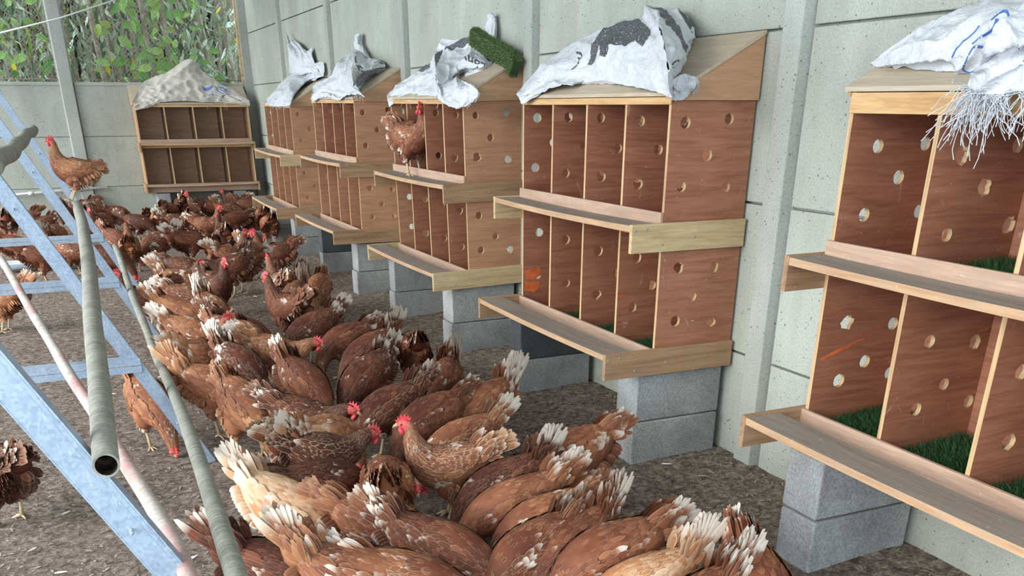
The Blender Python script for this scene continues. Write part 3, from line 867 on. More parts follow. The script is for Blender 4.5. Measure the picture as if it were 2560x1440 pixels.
# ------------------------------------------------------------------ sacks draped over the nest boxes
SK = {4: [[[[-0.4, 1.453, 1.367], [-0.215, 1.618, 1.471], [-0.142, 1.458, 1.554], [-0.123, 1.271, 1.597], [-0.07, 1.126, 1.635], [-0.08, 0.936, 1.636], [-0.12, 0.855, 1.67]], [[-0.4, 1.432, 1.346], [-0.282, 1.377, 1.458], [-0.301, 1.081, 1.493], [-0.29, 0.901, 1.522], [-0.27, 0.721, 1.543], [-0.269, 0.554, 1.555], [-0.339, 0.393, 1.553]], [[-0.4, 1.419, 1.332], [-0.311, 1.317, 1.409], [-0.329, 1.059, 1.433], [-0.319, 0.875, 1.45], [-0.329, 0.642, 1.456], [-0.368, 0.361, 1.458], [-0.474, 0.128, 1.448]], [[-0.4, 1.397, 1.319], [-0.382, 1.155, 1.381], [-0.38, 0.995, 1.39], [-0.312, 0.984, 1.395], [-0.325, 0.687, 1.388], [-0.4, 0.297, 1.357], [-0.41, 0.172, 1.334]]], [[[-0.12, 0.855, 1.67], [-0.08, 0.806, 1.659], [-0.05, 0.709, 1.642], [-0.03, 0.674, 1.604]], [[-0.339, 0.393, 1.553], [-0.24, 0.454, 1.559], [-0.157, 0.501, 1.557], [-0.03, 0.634, 1.552]], [[-0.474, 0.128, 1.448], [-0.352, 0.249, 1.466], [-0.227, 0.387, 1.487], [-0.109, 0.539, 1.503]], [[-0.479, 0.102, 1.378], [-0.372, 0.224, 1.411], [-0.286, 0.32, 1.433], [-0.201, 0.43, 1.451]], [[-0.41, 0.172, 1.334], [-0.405, 0.188, 1.362], [-0.351, 0.266, 1.388], [-0.293, 0.341, 1.405]]], [[[-0.386, 0.219, 1.375], [-0.373, 0.209, 1.405], [-0.333, 0.204, 1.41], [-0.305, 0.209, 1.393]], [[-0.389, 0.209, 1.354], [-0.369, 0.194, 1.374], [-0.332, 0.194, 1.381], [-0.292, 0.209, 1.379]], [[-0.378, 0.219, 1.333], [-0.358, 0.209, 1.333], [-0.33, 0.209, 1.345], [-0.297, 0.219, 1.363]]]], 3: [[[[-0.364, 3.52, 1.376], [-0.231, 3.598, 1.454], [-0.187, 3.403, 1.511], [-0.154, 3.245, 1.551], [-0.202, 3.037, 1.593]], [[-0.364, 3.501, 1.344], [-0.324, 3.327, 1.406], [-0.28, 3.144, 1.451], [-0.272, 2.929, 1.478], [-0.299, 2.759, 1.498]], [[-0.364, 3.466, 1.309], [-0.349, 3.276, 1.356], [-0.346, 3.003, 1.365], [-0.349, 2.75, 1.359], [-0.364, 2.584, 1.368]]], [[[-0.12, 3.12, 1.68], [-0.09, 2.98, 1.663], [-0.06, 2.834, 1.672], [-0.05, 2.71, 1.64], [-0.04, 2.562, 1.604], [-0.03, 2.552, 1.574]], [[-0.192, 3.066, 1.599], [-0.133, 3.039, 1.607], [-0.085, 2.933, 1.61], [-0.077, 2.766, 1.602], [-0.064, 2.591, 1.575], [-0.036, 2.562, 1.549]], [[-0.329, 2.708, 1.516], [-0.239, 2.766, 1.529], [-0.177, 2.737, 1.539], [-0.165, 2.584, 1.534], [-0.136, 2.481, 1.515], [-0.091, 2.491, 1.502]], [[-0.378, 2.552, 1.423], [-0.326, 2.565, 1.427], [-0.263, 2.628, 1.449], [-0.182, 2.746, 1.468], [-0.145, 2.741, 1.477], [-0.176, 2.632, 1.456]]], [[[-0.334, 2.699, 1.476], [-0.269, 2.725, 1.457], [-0.233, 2.63, 1.453], [-0.354, 2.198, 1.426], [-0.364, 2.049, 1.408]], [[-0.384, 2.539, 1.399], [-0.364, 2.482, 1.379], [-0.404, 2.199, 1.389], [-0.384, 2.071, 1.392], [-0.364, 1.988, 1.377]], [[-0.394, 2.48, 1.347], [-0.404, 2.351, 1.32], [-0.414, 2.151, 1.301], [-0.394, 2.061, 1.319], [-0.374, 2.002, 1.345]]], [[[-0.03, 2.615, 1.762], [-0.04, 2.558, 1.772], [-0.02, 2.571, 1.755]], [[-0.04, 2.661, 1.706], [-0.06, 2.536, 1.689], [-0.02, 2.556, 1.685]], [[-0.05, 2.68, 1.664], [-0.07, 2.537, 1.64], [-0.02, 2.546, 1.627]]]], 2: [[[[-0.407, 5.407, 1.399], [-0.279, 5.747, 1.475], [-0.274, 5.241, 1.523], [-0.248, 5.139, 1.604], [-0.1, 5.39, 1.682], [-0.1, 5.134, 1.705]], [[-0.417, 5.35, 1.369], [-0.349, 5.307, 1.438], [-0.345, 4.956, 1.474], [-0.31, 4.773, 1.538], [-0.247, 4.817, 1.593], [-0.275, 4.573, 1.59]], [[-0.417, 5.363, 1.338], [-0.375, 5.178, 1.402], [-0.346, 4.974, 1.406], [-0.356, 4.636, 1.423], [-0.383, 4.33, 1.455], [-0.37, 4.285, 1.484]], [[-0.397, 5.359, 1.352], [-0.397, 4.969, 1.375], [-0.407, 4.578, 1.354], [-0.407, 4.294, 1.378], [-0.417, 3.999, 1.385], [-0.427, 3.805, 1.367]]], [[[-0.1, 5.134, 1.705], [-0.07, 4.931, 1.643], [-0.04, 4.72, 1.624], [-0.02, 4.64, 1.59]], [[-0.275, 4.573, 1.59], [-0.22, 4.489, 1.562], [-0.132, 4.481, 1.563], [-0.036, 4.576, 1.556]], [[-0.404, 4.17, 1.489], [-0.273, 4.479, 1.489], [-0.206, 4.614, 1.479], [-0.106, 4.662, 1.516]], [[-0.376, 4.228, 1.413], [-0.321, 4.321, 1.419], [-0.267, 4.444, 1.432], [-0.244, 4.481, 1.443]]], [[[-0.04, 5.234, 1.821], [-0.05, 5.152, 1.827], [-0.03, 5.171, 1.807]], [[-0.06, 5.263, 1.756], [-0.07, 5.129, 1.736], [-0.03, 5.124, 1.728]], [[-0.08, 5.16, 1.701], [-0.08, 5.002, 1.662], [-0.03, 4.938, 1.641]]]], 1: [[[[-0.397, 7.442, 1.347], [-0.189, 7.832, 1.475], [-0.063, 7.826, 1.586], [-0.039, 7.235, 1.621], [-0.051, 6.65, 1.67], [-0.03, 6.431, 1.672]], [[-0.397, 7.435, 1.326], [-0.354, 6.902, 1.4], [-0.265, 6.836, 1.48], [-0.115, 6.889, 1.536], [-0.042, 6.696, 1.572], [-0.032, 6.417, 1.572]], [[-0.397, 7.118, 1.315], [-0.397, 6.67, 1.308], [-0.397, 6.263, 1.324], [-0.334, 6.464, 1.377], [-0.131, 7.019, 1.467], [-0.032, 6.651, 1.555]]], [[[-0.05, 7.807, 1.996], [-0.06, 7.59, 1.92], [-0.05, 7.266, 1.862], [-0.04, 6.972, 1.781], [-0.03, 6.825, 1.805]], [[-0.12, 7.414, 1.785], [-0.12, 7.144, 1.747], [-0.09, 7.003, 1.708], [-0.07, 6.876, 1.704], [-0.04, 6.747, 1.699]], [[-0.033, 7.869, 1.624], [-0.111, 7.138, 1.583], [-0.071, 6.969, 1.593], [-0.051, 6.808, 1.595], [-0.045, 6.566, 1.595]]]], 5: [[[[-0.264, -0.561, 1.416], [-0.224, -0.612, 1.464], [-0.21, -0.672, 1.494], [-0.214, -0.783, 1.526], [-0.06, -0.725, 1.562], [-0.07, -0.833, 1.585], [-0.07, -0.974, 1.612]], [[-0.283, -0.585, 1.413], [-0.295, -0.694, 1.439], [-0.305, -0.793, 1.467], [-0.317, -0.895, 1.484], [-0.307, -0.961, 1.5], [-0.275, -1.015, 1.517], [-0.238, -1.118, 1.536]], [[-0.29, -0.598, 1.41], [-0.344, -0.755, 1.413], [-0.371, -0.867, 1.421], [-0.367, -0.941, 1.435], [-0.349, -1.0, 1.445], [-0.333, -1.079, 1.453], [-0.317, -1.198, 1.461]], [[-0.287, -0.603, 1.407], [-0.307, -0.723, 1.397], [-0.321, -0.829, 1.389], [-0.331, -0.924, 1.384], [-0.336, -0.985, 1.381], [-0.352, -1.117, 1.373], [-0.359, -1.256, 1.369]]], [[[-0.465, -1.106, 1.452], [-0.444, -1.114, 1.474], [-0.382, -1.102, 1.506], [-0.298, -1.105, 1.539], [-0.251, -1.142, 1.552]], [[-0.48, -1.109, 1.421], [-0.484, -1.148, 1.431], [-0.458, -1.181, 1.444], [-0.41, -1.214, 1.458], [-0.379, -1.26, 1.463]], [[-0.436, -1.062, 1.388], [-0.451, -1.122, 1.391], [-0.409, -1.154, 1.402], [-0.407, -1.228, 1.403], [-0.382, -1.28, 1.405]], [[-0.411, -1.023, 1.357], [-0.431, -1.11, 1.335], [-0.421, -1.161, 1.342], [-0.421, -1.259, 1.332], [-0.411, -1.322, 1.331]]]], 0: [[[[-1.479, 9.86, 1.363], [-1.278, 10.164, 1.575], [-1.039, 10.173, 1.667], [-0.748, 10.08, 1.825], [-0.608, 10.12, 1.704], [-0.378, 10.067, 1.54], [-0.124, 9.921, 1.381]], [[-1.473, 9.85, 1.33], [-1.274, 10.012, 1.483], [-1.05, 10.079, 1.571], [-0.779, 10.06, 1.641], [-0.61, 10.054, 1.591], [-0.396, 9.998, 1.487], [-0.127, 9.864, 1.359]], [[-1.473, 9.85, 1.304], [-1.289, 9.902, 1.393], [-1.08, 9.951, 1.458], [-0.825, 9.943, 1.489], [-0.623, 9.926, 1.455], [-0.417, 9.92, 1.416], [-0.125, 9.86, 1.341]], [[-1.464, 9.86, 1.271], [-1.295, 9.86, 1.3], [-1.151, 9.865, 1.351], [-0.874, 9.87, 1.372], [-0.645, 9.865, 1.355], [-0.411, 9.865, 1.346], [-0.129, 9.86, 1.315]]]]}
def sample_patch(P, nu, nv):
    rows = [catmull([Vector(p) for p in row], nu) for row in P]
    cols = []
    for i in range(nu + 1):
        cols.append(catmull([r[i] for r in rows], nv))
    return cols                                    # cols[i][j]

class Sack:
    def __init__(s, patches, seed, amp=.008, nu=84, nv=56):
        s.g = []
        for q, P in enumerate(patches):
            c = sample_patch(P, nu, nv)
            nrm = [[None] * (nv + 1) for _ in range(nu + 1)]
            for i in range(nu + 1):
                for j in range(nv + 1):
                    du = c[min(i+1, nu)][j] - c[max(i-1, 0)][j]; dv = c[i][min(j+1, nv)] - c[i][max(j-1, 0)]
                    n = du.cross(dv)
                    n = n.normalized() if n.length > 1e-9 else Vector((0, 0, 1))
                    if n.x * -.6 + n.z * .6 + n.y * -.5 < 0: n = -n
                    nrm[i][j] = n
            out = []
            for i in range(nu + 1):
                row = []
                for j in range(nv + 1):
                    p = c[i][j]; w = 0
                    q1 = Vector((i / nu * 3.2 + seed, j / nv * 2.2, q * 3.1))
                    w += (1 - abs(noise.noise(q1 * 1.0)) * 1.6) ** 3 * 1.5 - .6
                    q2 = Vector((p.x * 9 + seed, p.y * 9, p.z * 12))
                    w += (1 - abs(noise.noise(q2)) * 2.6) * .75
                    w += (1 - abs(noise.noise(q2 * 2.3)) * 2.4) * .34
                    w += noise.noise(q2 * 6.5) * .18
                    edge = min(1, 6 * min(i / nu, 1 - i / nu, j / nv, 1 - j / nv) + .35)
                    p = p + nrm[i][j] * w * amp * edge * 1.3
                    if (i in (0, nu)) or (j in (0, nv)):
                        p = p + Vector((0, noise.noise(p * 40), noise.noise(p * 37 + Vector((5, 0, 0))))) * .006
                    row.append(p)
                out.append(row)
            s.g.append((out, nrm, nu, nv))
    def at(s, q, u, v, lift=0.0):
        g, nrm, nu, nv = s.g[q]
        u = min(max(u, 0), .9999) * nu; v = min(max(v, 0), .9999) * nv
        i, j = int(u), int(v); a, b = u - i, v - j
        p = g[i][j] * (1-a) * (1-b) + g[i+1][j] * a * (1-b) + g[i][j+1] * (1-a) * b + g[i+1][j+1] * a * b
        return p + nrm[i][j] * lift
    def mesh(s, o):
        mb = MB()
        for (g, nrm, nu, nv) in s.g:
            b = len(mb.v)
            for i in range(nu + 1):
                for j in range(nv + 1): mb.v.append(tuple(g[i][j] - o))
            for i in range(nu):
                for j in range(nv):
                    a = b + i * (nv + 1) + j
                    mb.f.append((a, a + 1, a + nv + 2, a + nv + 1)); mb.m.append(0); mb.sm.append(True)
        return mb

def sack(patches, seed, label, mat, amp=.008):
    s = Sack(patches, seed, amp)
    org = Vector(patches[0][-1][0])
    mb = s.mesh(org)
    me = bpy.data.meshes.new('feed_sack'); me.from_pydata(mb.v, [], mb.f); me.materials.append(mat)
    me.polygons.foreach_set('use_smooth', [True] * len(me.polygons))
    o = link(bpy.data.objects.new('feed_sack', me)); o.location = org
    so = o.modifiers.new('cloth_thickness', 'SOLIDIFY'); so.thickness = .0016; so.offset = 0
    tag(o, label, 'sack', 'white feed sacks draped over the nest boxes')
    return o, s, org

def inside(p, poly):
    x, y = p; c = False; n = len(poly)
    for i in range(n):
        x1, y1 = poly[i]; x2, y2 = poly[(i+1) % n]
        if (y1 > y) != (y2 > y) and x < (x2 - x1) * (y - y1) / (y2 - y1) + x1: c = not c
    return c

def print_blob(o, s, org, q, poly, mat, name='printed_mark', n=110, worn=.0):
    """ink patch that follows the cloth: poly in patch (u, v)"""
    us = [p[0] for p in poly]; vs_ = [p[1] for p in poly]
    u0, u1, v0, v1 = min(us), max(us), min(vs_), max(vs_)
    mb = MB(); nu = n; nv = n
    idx = {}
    def vid(i, j):
        if (i, j) not in idx:
            u = u0 + (u1 - u0) * i / nu; v = v0 + (v1 - v0) * j / nv
            idx[(i, j)] = len(mb.v); mb.v.append(tuple(s.at(q, u, v, .0016) - org))
        return idx[(i, j)]
    for i in range(nu):
        for j in range(nv):
            c = (u0 + (u1 - u0) * (i + .5) / nu, v0 + (v1 - v0) * (j + .5) / nv)
            if inside(c, poly):
                if worn and noise.noise(Vector((i * .55, j * .55, 1))) + .5 * noise.noise(Vector((i * 1.3, j * 1.3, 4))) < -1 + worn * 2: continue
                mb.f.append((vid(i, j), vid(i+1, j), vid(i+1, j+1), vid(i, j+1))); mb.m.append(0); mb.sm.append(True)
    me = bpy.data.meshes.new(name); me.from_pydata(mb.v, [], mb.f); me.materials.append(mat)
    me.polygons.foreach_set('use_smooth', [True] * len(me.polygons))
    p = link(bpy.data.objects.new(name, me), o)
    return p

def print_text(o, s, org, q, body, u, v, du, dv, mat, shear=0.0):
    """lettering: du = vector (u,v) per em along the text, dv = vector per em upwards"""
    cu = bpy.data.curves.new('lettering', 'FONT'); cu.body = body; cu.size = 1; cu.offset = .022; cu.shear = shear
    cu.fill_mode = 'FRONT'; cu.resolution_u = 4
    tmp = bpy.data.objects.new('tmp', cu); COL.objects.link(tmp)
    me = bpy.data.meshes.new_from_object(tmp.evaluated_get(bpy.context.evaluated_depsgraph_get()))
    bpy.data.objects.remove(tmp)
    bm = bmesh.new(); bm.from_mesh(me)
    bmesh.ops.triangulate(bm, faces=bm.faces)
    for _ in range(2):
        long_e = [e for e in bm.edges if e.calc_length() > .12]
        if long_e: bmesh.ops.subdivide_edges(bm, edges=long_e, cuts=1)
        bmesh.ops.triangulate(bm, faces=bm.faces)
    for vv in bm.verts:
        x, y, _z = vv.co
        vv.co = s.at(q, u + du[0] * x + dv[0] * y, v + du[1] * x + dv[1] * y, .0016) - org
    bm.to_mesh(me); bm.free()
    me.materials.clear(); me.materials.append(mat)
    return link(bpy.data.objects.new('lettering', me), o)

def stroke(o, s, org, q, pts, w, mat, name='printed_line'):
    P = catmull([Vector((a, b, 0)) for a, b in pts], 40)
    mb = MB()
    for i, p in enumerate(P):
        t = P[min(i+1, 40)] - P[max(i-1, 0)]; n = Vector((-t.y, t.x, 0)).normalized() * w / 2
        for sg in (-1, 1):
            mb.v.append(tuple(s.at(q, p.x + sg * n.x, p.y + sg * n.y * 1.6, .0016) - org))
    for i in range(40): mb.f.append((2*i, 2*i+1, 2*i+3, 2*i+2)); mb.m.append(0); mb.sm.append(True)
    me = bpy.data.meshes.new(name); me.from_pydata(mb.v, [], mb.f); me.materials.append(mat)
    return link(bpy.data.objects.new(name, me), o)

def fringe(o, org, pts, rnd, n, L, mat, name='frayed_threads', out=(-.02, 0, 0), r=.0009):
    mb = MB()
    P = catmull([Vector(p) for p in pts], 60)
    for i in range(n):
        p = P[rnd.randrange(61)].copy()
        q = [p - org]; d = Vector((rnd.uniform(-.5, .1), rnd.uniform(-.9, .9), rnd.uniform(-1.2, .1))).normalized()
        l = L * rnd.uniform(.25, 1.0)
        for k in range(7):
            d = (d + Vector((rnd.uniform(-.35, .30), rnd.uniform(-.6, .6), rnd.uniform(-.75, .25)))).normalized()
            q.append(q[-1] + d * l / 7)
        mb.tube(q, [r] * 8, 4, 0, False, True)
    return mb.build(name, mat, o)

rnd = random.Random(4)
o, s, g0 = sack(SK[4], 1.3, 'broad white sack with a worn grey animal print over the large reddish nest box', M['sack'], .008)
cow = [(.42,.55),(.43,.36),(.47,.24),(.53,.13),(.60,.07),(.68,.03),(.76,.05),(.80,.14),(.83,.30),(.80,.44),(.76,.50),(.72,.42),(.66,.45),(.62,.40),(.56,.36),(.545,.52),(.52,.50),(.515,.36),(.49,.44),(.47,.60)]
print_blob(o, s, g0, 0, cow, M['print'], 'animal_print', 120, .30)
print_text(o, s, g0, 0, 'eru', .345, .62, (.022, -.26), (-.055, -.10), M['print'])
print_blob(o, s, g0, 1, [(.10,.02),(.30,.04),(.42,.20),(.52,.38),(.75,.44),(.98,.40),(.98,.55),(.80,.56),(.55,.52),(.40,.44),(.30,.28),(.16,.12)], M['print'], 'printed_swirl', 90, .22)
print_blob(o, s, g0, 1, [(.60,.02),(.80,.01),(.95,.10),(.97,.20),(.85,.16),(.80,.26),(.72,.18)], M['print'], 'printed_swirl', 70, .1)
print_text(o, s, g0, 1, 'oso', .12, .60, (.30, .03), (.02, -.16), M['print'], .2)
fringe(o, g0, SK[4][2][0][1:] + [SK[4][2][1][3], SK[4][2][2][3]], rnd, 60, .025, M['sack'])

o, s, g0 = sack(SK[3], 4.1, 'crumpled white sack with upside-down black lettering over the hen-topped nest box', M['sack'], .009)
print_text(o, s, g0, 1, 'Conv', .86, .60, (-.17, -.02), (.01, .22), M['print'])
print_blob(o, s, g0, 1, [(.28,.02),(.40,.0),(.47,.12),(.44,.30),(.30,.36),(.18,.34),(.22,.16)], M['print'], 'printed_patch', 60, .1)
print_blob(o, s, g0, 1, [(.80,.20),(.90,.16),(.97,.28),(.95,.46),(.88,.52),(.80,.42),(.74,.34)], M['print'], 'printed_patch', 60, .1)
print_blob(o, s, g0, 1, [(.02,.40),(.14,.30),(.16,.36),(.08,.60),(.02,.70)], M['print'], 'printed_patch', 50, .15)
print_blob(o, s, g0, 0, [(.50,.05),(.62,.0),(.78,.0),(.72,.20),(.60,.26)], M['print'], 'printed_patch', 50, .3)
fringe(o, g0, [SK[3][2][2][4], SK[3][2][1][4], SK[3][2][2][3]], rnd, 40, .03, M['sack'])
fringe(o, g0, SK[3][0][2][1:], rnd, 14, .09, M['sack'])

o, s, g0 = sack(SK[2], 7.7, 'bunched white sack with grey print on its shaded side, second farthest nest box', M['sack'], .010)
print_blob(o, s, g0, 1, [(.30,.45),(.55,.40),(.80,.30),(.92,.32),(.85,.50),(.70,.62),(.45,.66),(.34,.60)], M['print'], 'printed_patch', 60, .15)
stroke(o, s, g0, 1, [(.05,.1),(.12,.35),(.35,.40),(.6,.28),(.8,.12),(.95,.14)], .05, M['print'])
fringe(o, g0, SK[2][0][3], rnd, 30, .06, M['sack'])

o, s, g0 = sack(SK[1], 2.2, 'pale lilac white sack with two pointed corners standing up over the farthest side nest box', M['sack'], .010)
fringe(o, g0, SK[1][0][2][:3], rnd, 30, .04, M['sack'])

o, s, g0 = sack(SK[5], 5.5, 'large white sack with thin blue drawing and a frayed fringe over the nearest nest box', M['sack'], .010)
stroke(o, s, g0, 0, [(.46,.75),(.50,.62),(.56,.50),(.60,.44)], .012, M['print_blue'])
stroke(o, s, g0, 0, [(.565,.80),(.55,.92),(.60,.97),(.66,.90),(.70,.80),(.68,.74),(.60,.70),(.565,.80)], .014, M['print_blue'])
stroke(o, s, g0, 0, [(.58,.66),(.64,.62),(.69,.56),(.71,.48)], .016, M['print_blue'])
stroke(o, s, g0, 0, [(.68,.48),(.72,.44),(.76,.46),(.78,.55)], .012, M['print_blue'])
fr = fringe(o, g0, SK[5][1][3], rnd, 130, .10, M['sack'], r=.0011)
fringe(o, g0, SK[5][1][3][:2], rnd, 85, .17, M['sack'], r=.0011)

o, s, g0 = sack(SK[0], 9.1, 'dusty beige white sack with blue print, peaked over the back wall nest box', M['sack_grey'], .016)
for poly in ([(.63,.50),(.66,.52),(.71,.50),(.74,.44),(.73,.52),(.69,.58),(.65,.57)], [(.78,.33),(.82,.30),(.84,.33),(.87,.42),(.84,.44),(.82,.38),(.79,.38)]):
    print_blob(o, s, g0, 0, poly, M['print_blue'], 'printed_patch', 30, .25)
for pts in ([(.79,.46),(.82,.50),(.86,.50),(.88,.46)], [(.69,.72),(.72,.68),(.77,.69)], [(.76,.40),(.78,.52),(.83,.58)]):
    stroke(o, s, g0, 0, pts, .012, M['print_blue'])
stroke(o, s, g0, 0, [(.82,.70),(.84,.60),(.90,.60),(.93,.72),(.90,.80)], .01, M['print'])
fringe(o, g0, SK[0][0][3][4:], rnd, 16, .10, M['sack_grey'])
# ------------------------------------------------------------------ perch trestles and poles
def rail(parent, foot, top, sz=.062, name='rail'):
    """folded angle: wide web facing the camera (-y) and a narrow flange on the outer slope"""
    a = Vector(foot); b = Vector(top); L = (b - a).length
    d = (b - a).normalized()
    w = Vector((-1, 0, 0)) if False else d.cross(Vector((0, 1, 0))).normalized()   # in-plane, across the rail
    if w.x < 0: w = -w                                                             # towards +x, the outer slope
    dep = Vector((0, 1, 0))
    mb = MB(); th = .003
    def bar(o1, o2, t1, t2, m=0):
        # rectangle in (w, dep) coordinates, extruded along d
        vs = []
        for p in (a, b):
            for (q, r) in ((o1, t1), (o2, t1), (o2, t2), (o1, t2)):
                vs.append(p + w * q + dep * r)
        mb.add(vs, [(0, 1, 2, 3), (4, 7, 6, 5), (0, 4, 5, 1), (1, 5, 6, 2), (2, 6, 7, 3), (3, 7, 4, 0)], m)
    bar(-sz + .0034, -.0128, 0, th); bar(-.0122, -.0042, -.002, th)        # web, with the folded lip at its edge
    bar(-.0038, .0, -.0022, .045); bar(-sz, -sz + .003, 0, .004)
    return mb.build(name, M['steel'], parent)

def strut(parent, x0, x1, y, z):
    mb = MB()
    mb.box((x0, y - .002, z - .054), (x1, y + .001, z - .028)); mb.box((x0, y - .0045, z - .026), (x1, y + .001, z))
    mb.box((x0, y + .002, z - .004), (x1, y + .05, z - .0005))
    return mb.build('strut', M['steel'], parent)

tlabels = ['big scratched galvanised trestle rail closest to the camera, lower left',
           'galvanised trestle standing on the litter left of the flock, second from the camera',
           'third galvanised trestle back, behind the grey perch pole',
           'farthest galvanised trestle, its foot by the upper left of the flock']
tr = [(-1.05, -1.992, .0, -2.797, 1.62), (.995, -1.981, .0, -2.786, 1.62), (3.1, -1.957, .0, -2.771, 1.62), (5.4, -1.962, .0, -2.761, 1.62)]
for i, (y, xf, zf, xt, zt) in enumerate(tr):
    t = empty('perch_trestle', (xf, y, 0)); tag(t, tlabels[i], 'trestle', 'galvanised perch trestles')
    loc = lambda p: (p[0] - xf, p[1] - y, p[2])
    xa = xf + (xt - xf) * 1.62 / zt * 1.0; za = 1.62
    rail(t, loc((xf, y, 0)), loc((xa, y, za)), .057 if i == 0 else .052)
    rail(t, loc((xa * 2 - xf, y + .004, 0)), loc((xa, y + .004, za)), .060)
    zs = (.47, .452, .43, .412)[i]
    xs = xf + (xt - xf) * zs / zt
    if i > 0: strut(t, -1.45, loc((xs + .005, y, 0))[0], -.006, zs)
    else: strut(t, -1.45, loc((xs - .35, y, 0))[0], .006, zs - .1)
    for zz in (.18, .62, 1.0):
        mb = MB(); xb = xf + (xt - xf) * zz / zt - .035
        mb.tube([loc((xb, y - .018, zz)), loc((xb, y + .03, zz))], .004, 6); mb.build('bolt', M['steel'], t)

def pole(pts, rad, mat, label, hollow=False, seed=0, knots=.0):
    P = catmull([Vector(p) for p in pts], 40)
    r = catmull([Vector((q, 0, 0)) for q in rad], 40); r = [q.x for q in r]
    if knots: r = [q * (1 + knots * noise.noise(Vector((i * .35, seed, 0)))) for i, q in enumerate(r)]
    if knots: P = [p + Vector((noise.noise(Vector((i * .12, seed, 1))), 0, noise.noise(Vector((i * .12, seed, 7))))) * .012 for i, p in enumerate(P)]
    org = P[0].copy(); P = [p - org for p in P]
    mb = MB(); mb.tube(P, r, 18, 0, not hollow)
    if hollow:
        Q = P[:6]; n = len(mb.v)
        t = (P[1] - P[0]).normalized()
        mb.tube([p for p in Q], [q * .82 for q in r[:6]], 18, 1, True)
        # the ring at the mouth
        for k in range(18):
            k2 = (k + 1) % 18; mb.f.append((k, k2, n + k2, n + k)); mb.m.append(0); mb.sm.append(False)
    me_o = mb.build('perch_pole', [mat, M['litter']]); me_o.location = org
    if hollow:
        # remove the inner disc at the mouth: it belongs to the cap of the inner tube
        bm = bmesh.new(); bm.from_mesh(me_o.data)
        dele = [f for f in bm.faces if len(f.verts) == 18 and f.calc_center_median().length < .01]
        bmesh.ops.delete(bm, geom=dele, context='FACES'); bm.to_mesh(me_o.data); bm.free()
    tag(me_o, label, 'pole', 'wooden perch poles')
    return me_o
pole([(-2.352, -1.15, .783), (-2.335, -.1, .79), (-2.315, 1.0, .80), (-2.305, 2.2, .81), (-2.302, 3.26, .815)], [.0215, .024, .0255, .026, .026], M['bark'],
     'thick grey hollow pole pointing at the camera with a hen on its far end', True, 2, .04)
pole([(-2.180, -1.45, .530), (-2.165, -1.0, .50), (-2.103, 1.0, .302), (-2.102, 2.1, .288), (-2.110, 3.1, .334), (-2.116, 4.55, .425)], [.023, .0225, .0215, .020, .020, .020], M['bark'],
     'long thin grey bark pole curving down beside the flock', False, 5, .10)
pole([(-2.225, -1.30, .50), (-2.30, -.6, .53), (-2.49, .995, .525), (-2.742, 3.1, .575)], [.018, .018, .0185, .019], M['bark_red'],
     'reddish pole with peeling white and yellow lichen at the left', False, 9, .10)
pole([(-2.475, -.2, 1.195), (-2.46, 1.2, 1.20), (-2.443, 3.1, 1.204)], [.0225, .023, .023], M['bark'],
     'short looking brown pole end poking in from the left edge above the rails', False, 12, .05)

# ------------------------------------------------------------------ back wall pipe and troughs
p = empty('water_pipe', (-1.91, YC - .05, .42)); tag(p, 'white water pipe clipped low along the back wall at the left', 'pipe')
mb = MB(); mb.tube([(0, 0, 0), (-1.03, 0, -.05), (-2.2, 0, -.11)], .016, 10); mb.build('tube', M['pvc'], p)
for xx in (-.34, -.86, -1.5):
    mb = MB(); mb.tube([(xx - .03, 0, -.05 * -xx), (xx + .03, 0, -.048 * -xx)], .022, 10); mb.build('coupling', M['pvc'], p)
def trough(loc, L, rz, label, mat):
    t = empty('feed_trough', loc, rz); tag(t, label, 'trough')
    mb = MB(); n = 12; R, r = .075, .070
    vs = []
    for xx in (0, L):
        for k in range(n + 1):
            a = math.pi + math.pi * k / n; vs.append((xx, R * math.cos(a), .085 + R * math.sin(a)))
        for k in range(n + 1):
            a = math.pi + math.pi * k / n; vs.append((xx, r * math.cos(a), .085 + r * math.sin(a)))
    m = n + 1; fs = []
    for k in range(n):
        fs += [(k, k+1, 2*m+k+1, 2*m+k), (m+k, m+k+1, 3*m+k+1, 3*m+k), (k, k+1, m+k+1, m+k), (2*m+k, 2*m+k+1, 3*m+k+1, 3*m+k)]
    fs += [(0, m, 3*m, 2*m), (n, m+n, 3*m+n, 2*m+n)]
    mb.add(vs, fs, 0, True); mb.build('gutter', mat, t)
    for xx in (-.004, L):
        mb = MB(); mb.prism([(.082 * math.cos(math.pi + math.pi * k / n), .085 + .082 * math.sin(math.pi + math.pi * k / n)) for k in range(n + 1)], 'x', xx, xx + .006)
        mb.build('end_cap', M['pvc'], t)
trough((-.95, 8.05, .0), .52, math.radians(-6), 'white feed trough on the floor under the hens in the back corner', M['pvc'])
trough((-3.0, 6.62, .0), 1.28, math.radians(-2), 'grey feed trough on the floor behind the far trestle with a white end cap', M['trough'])

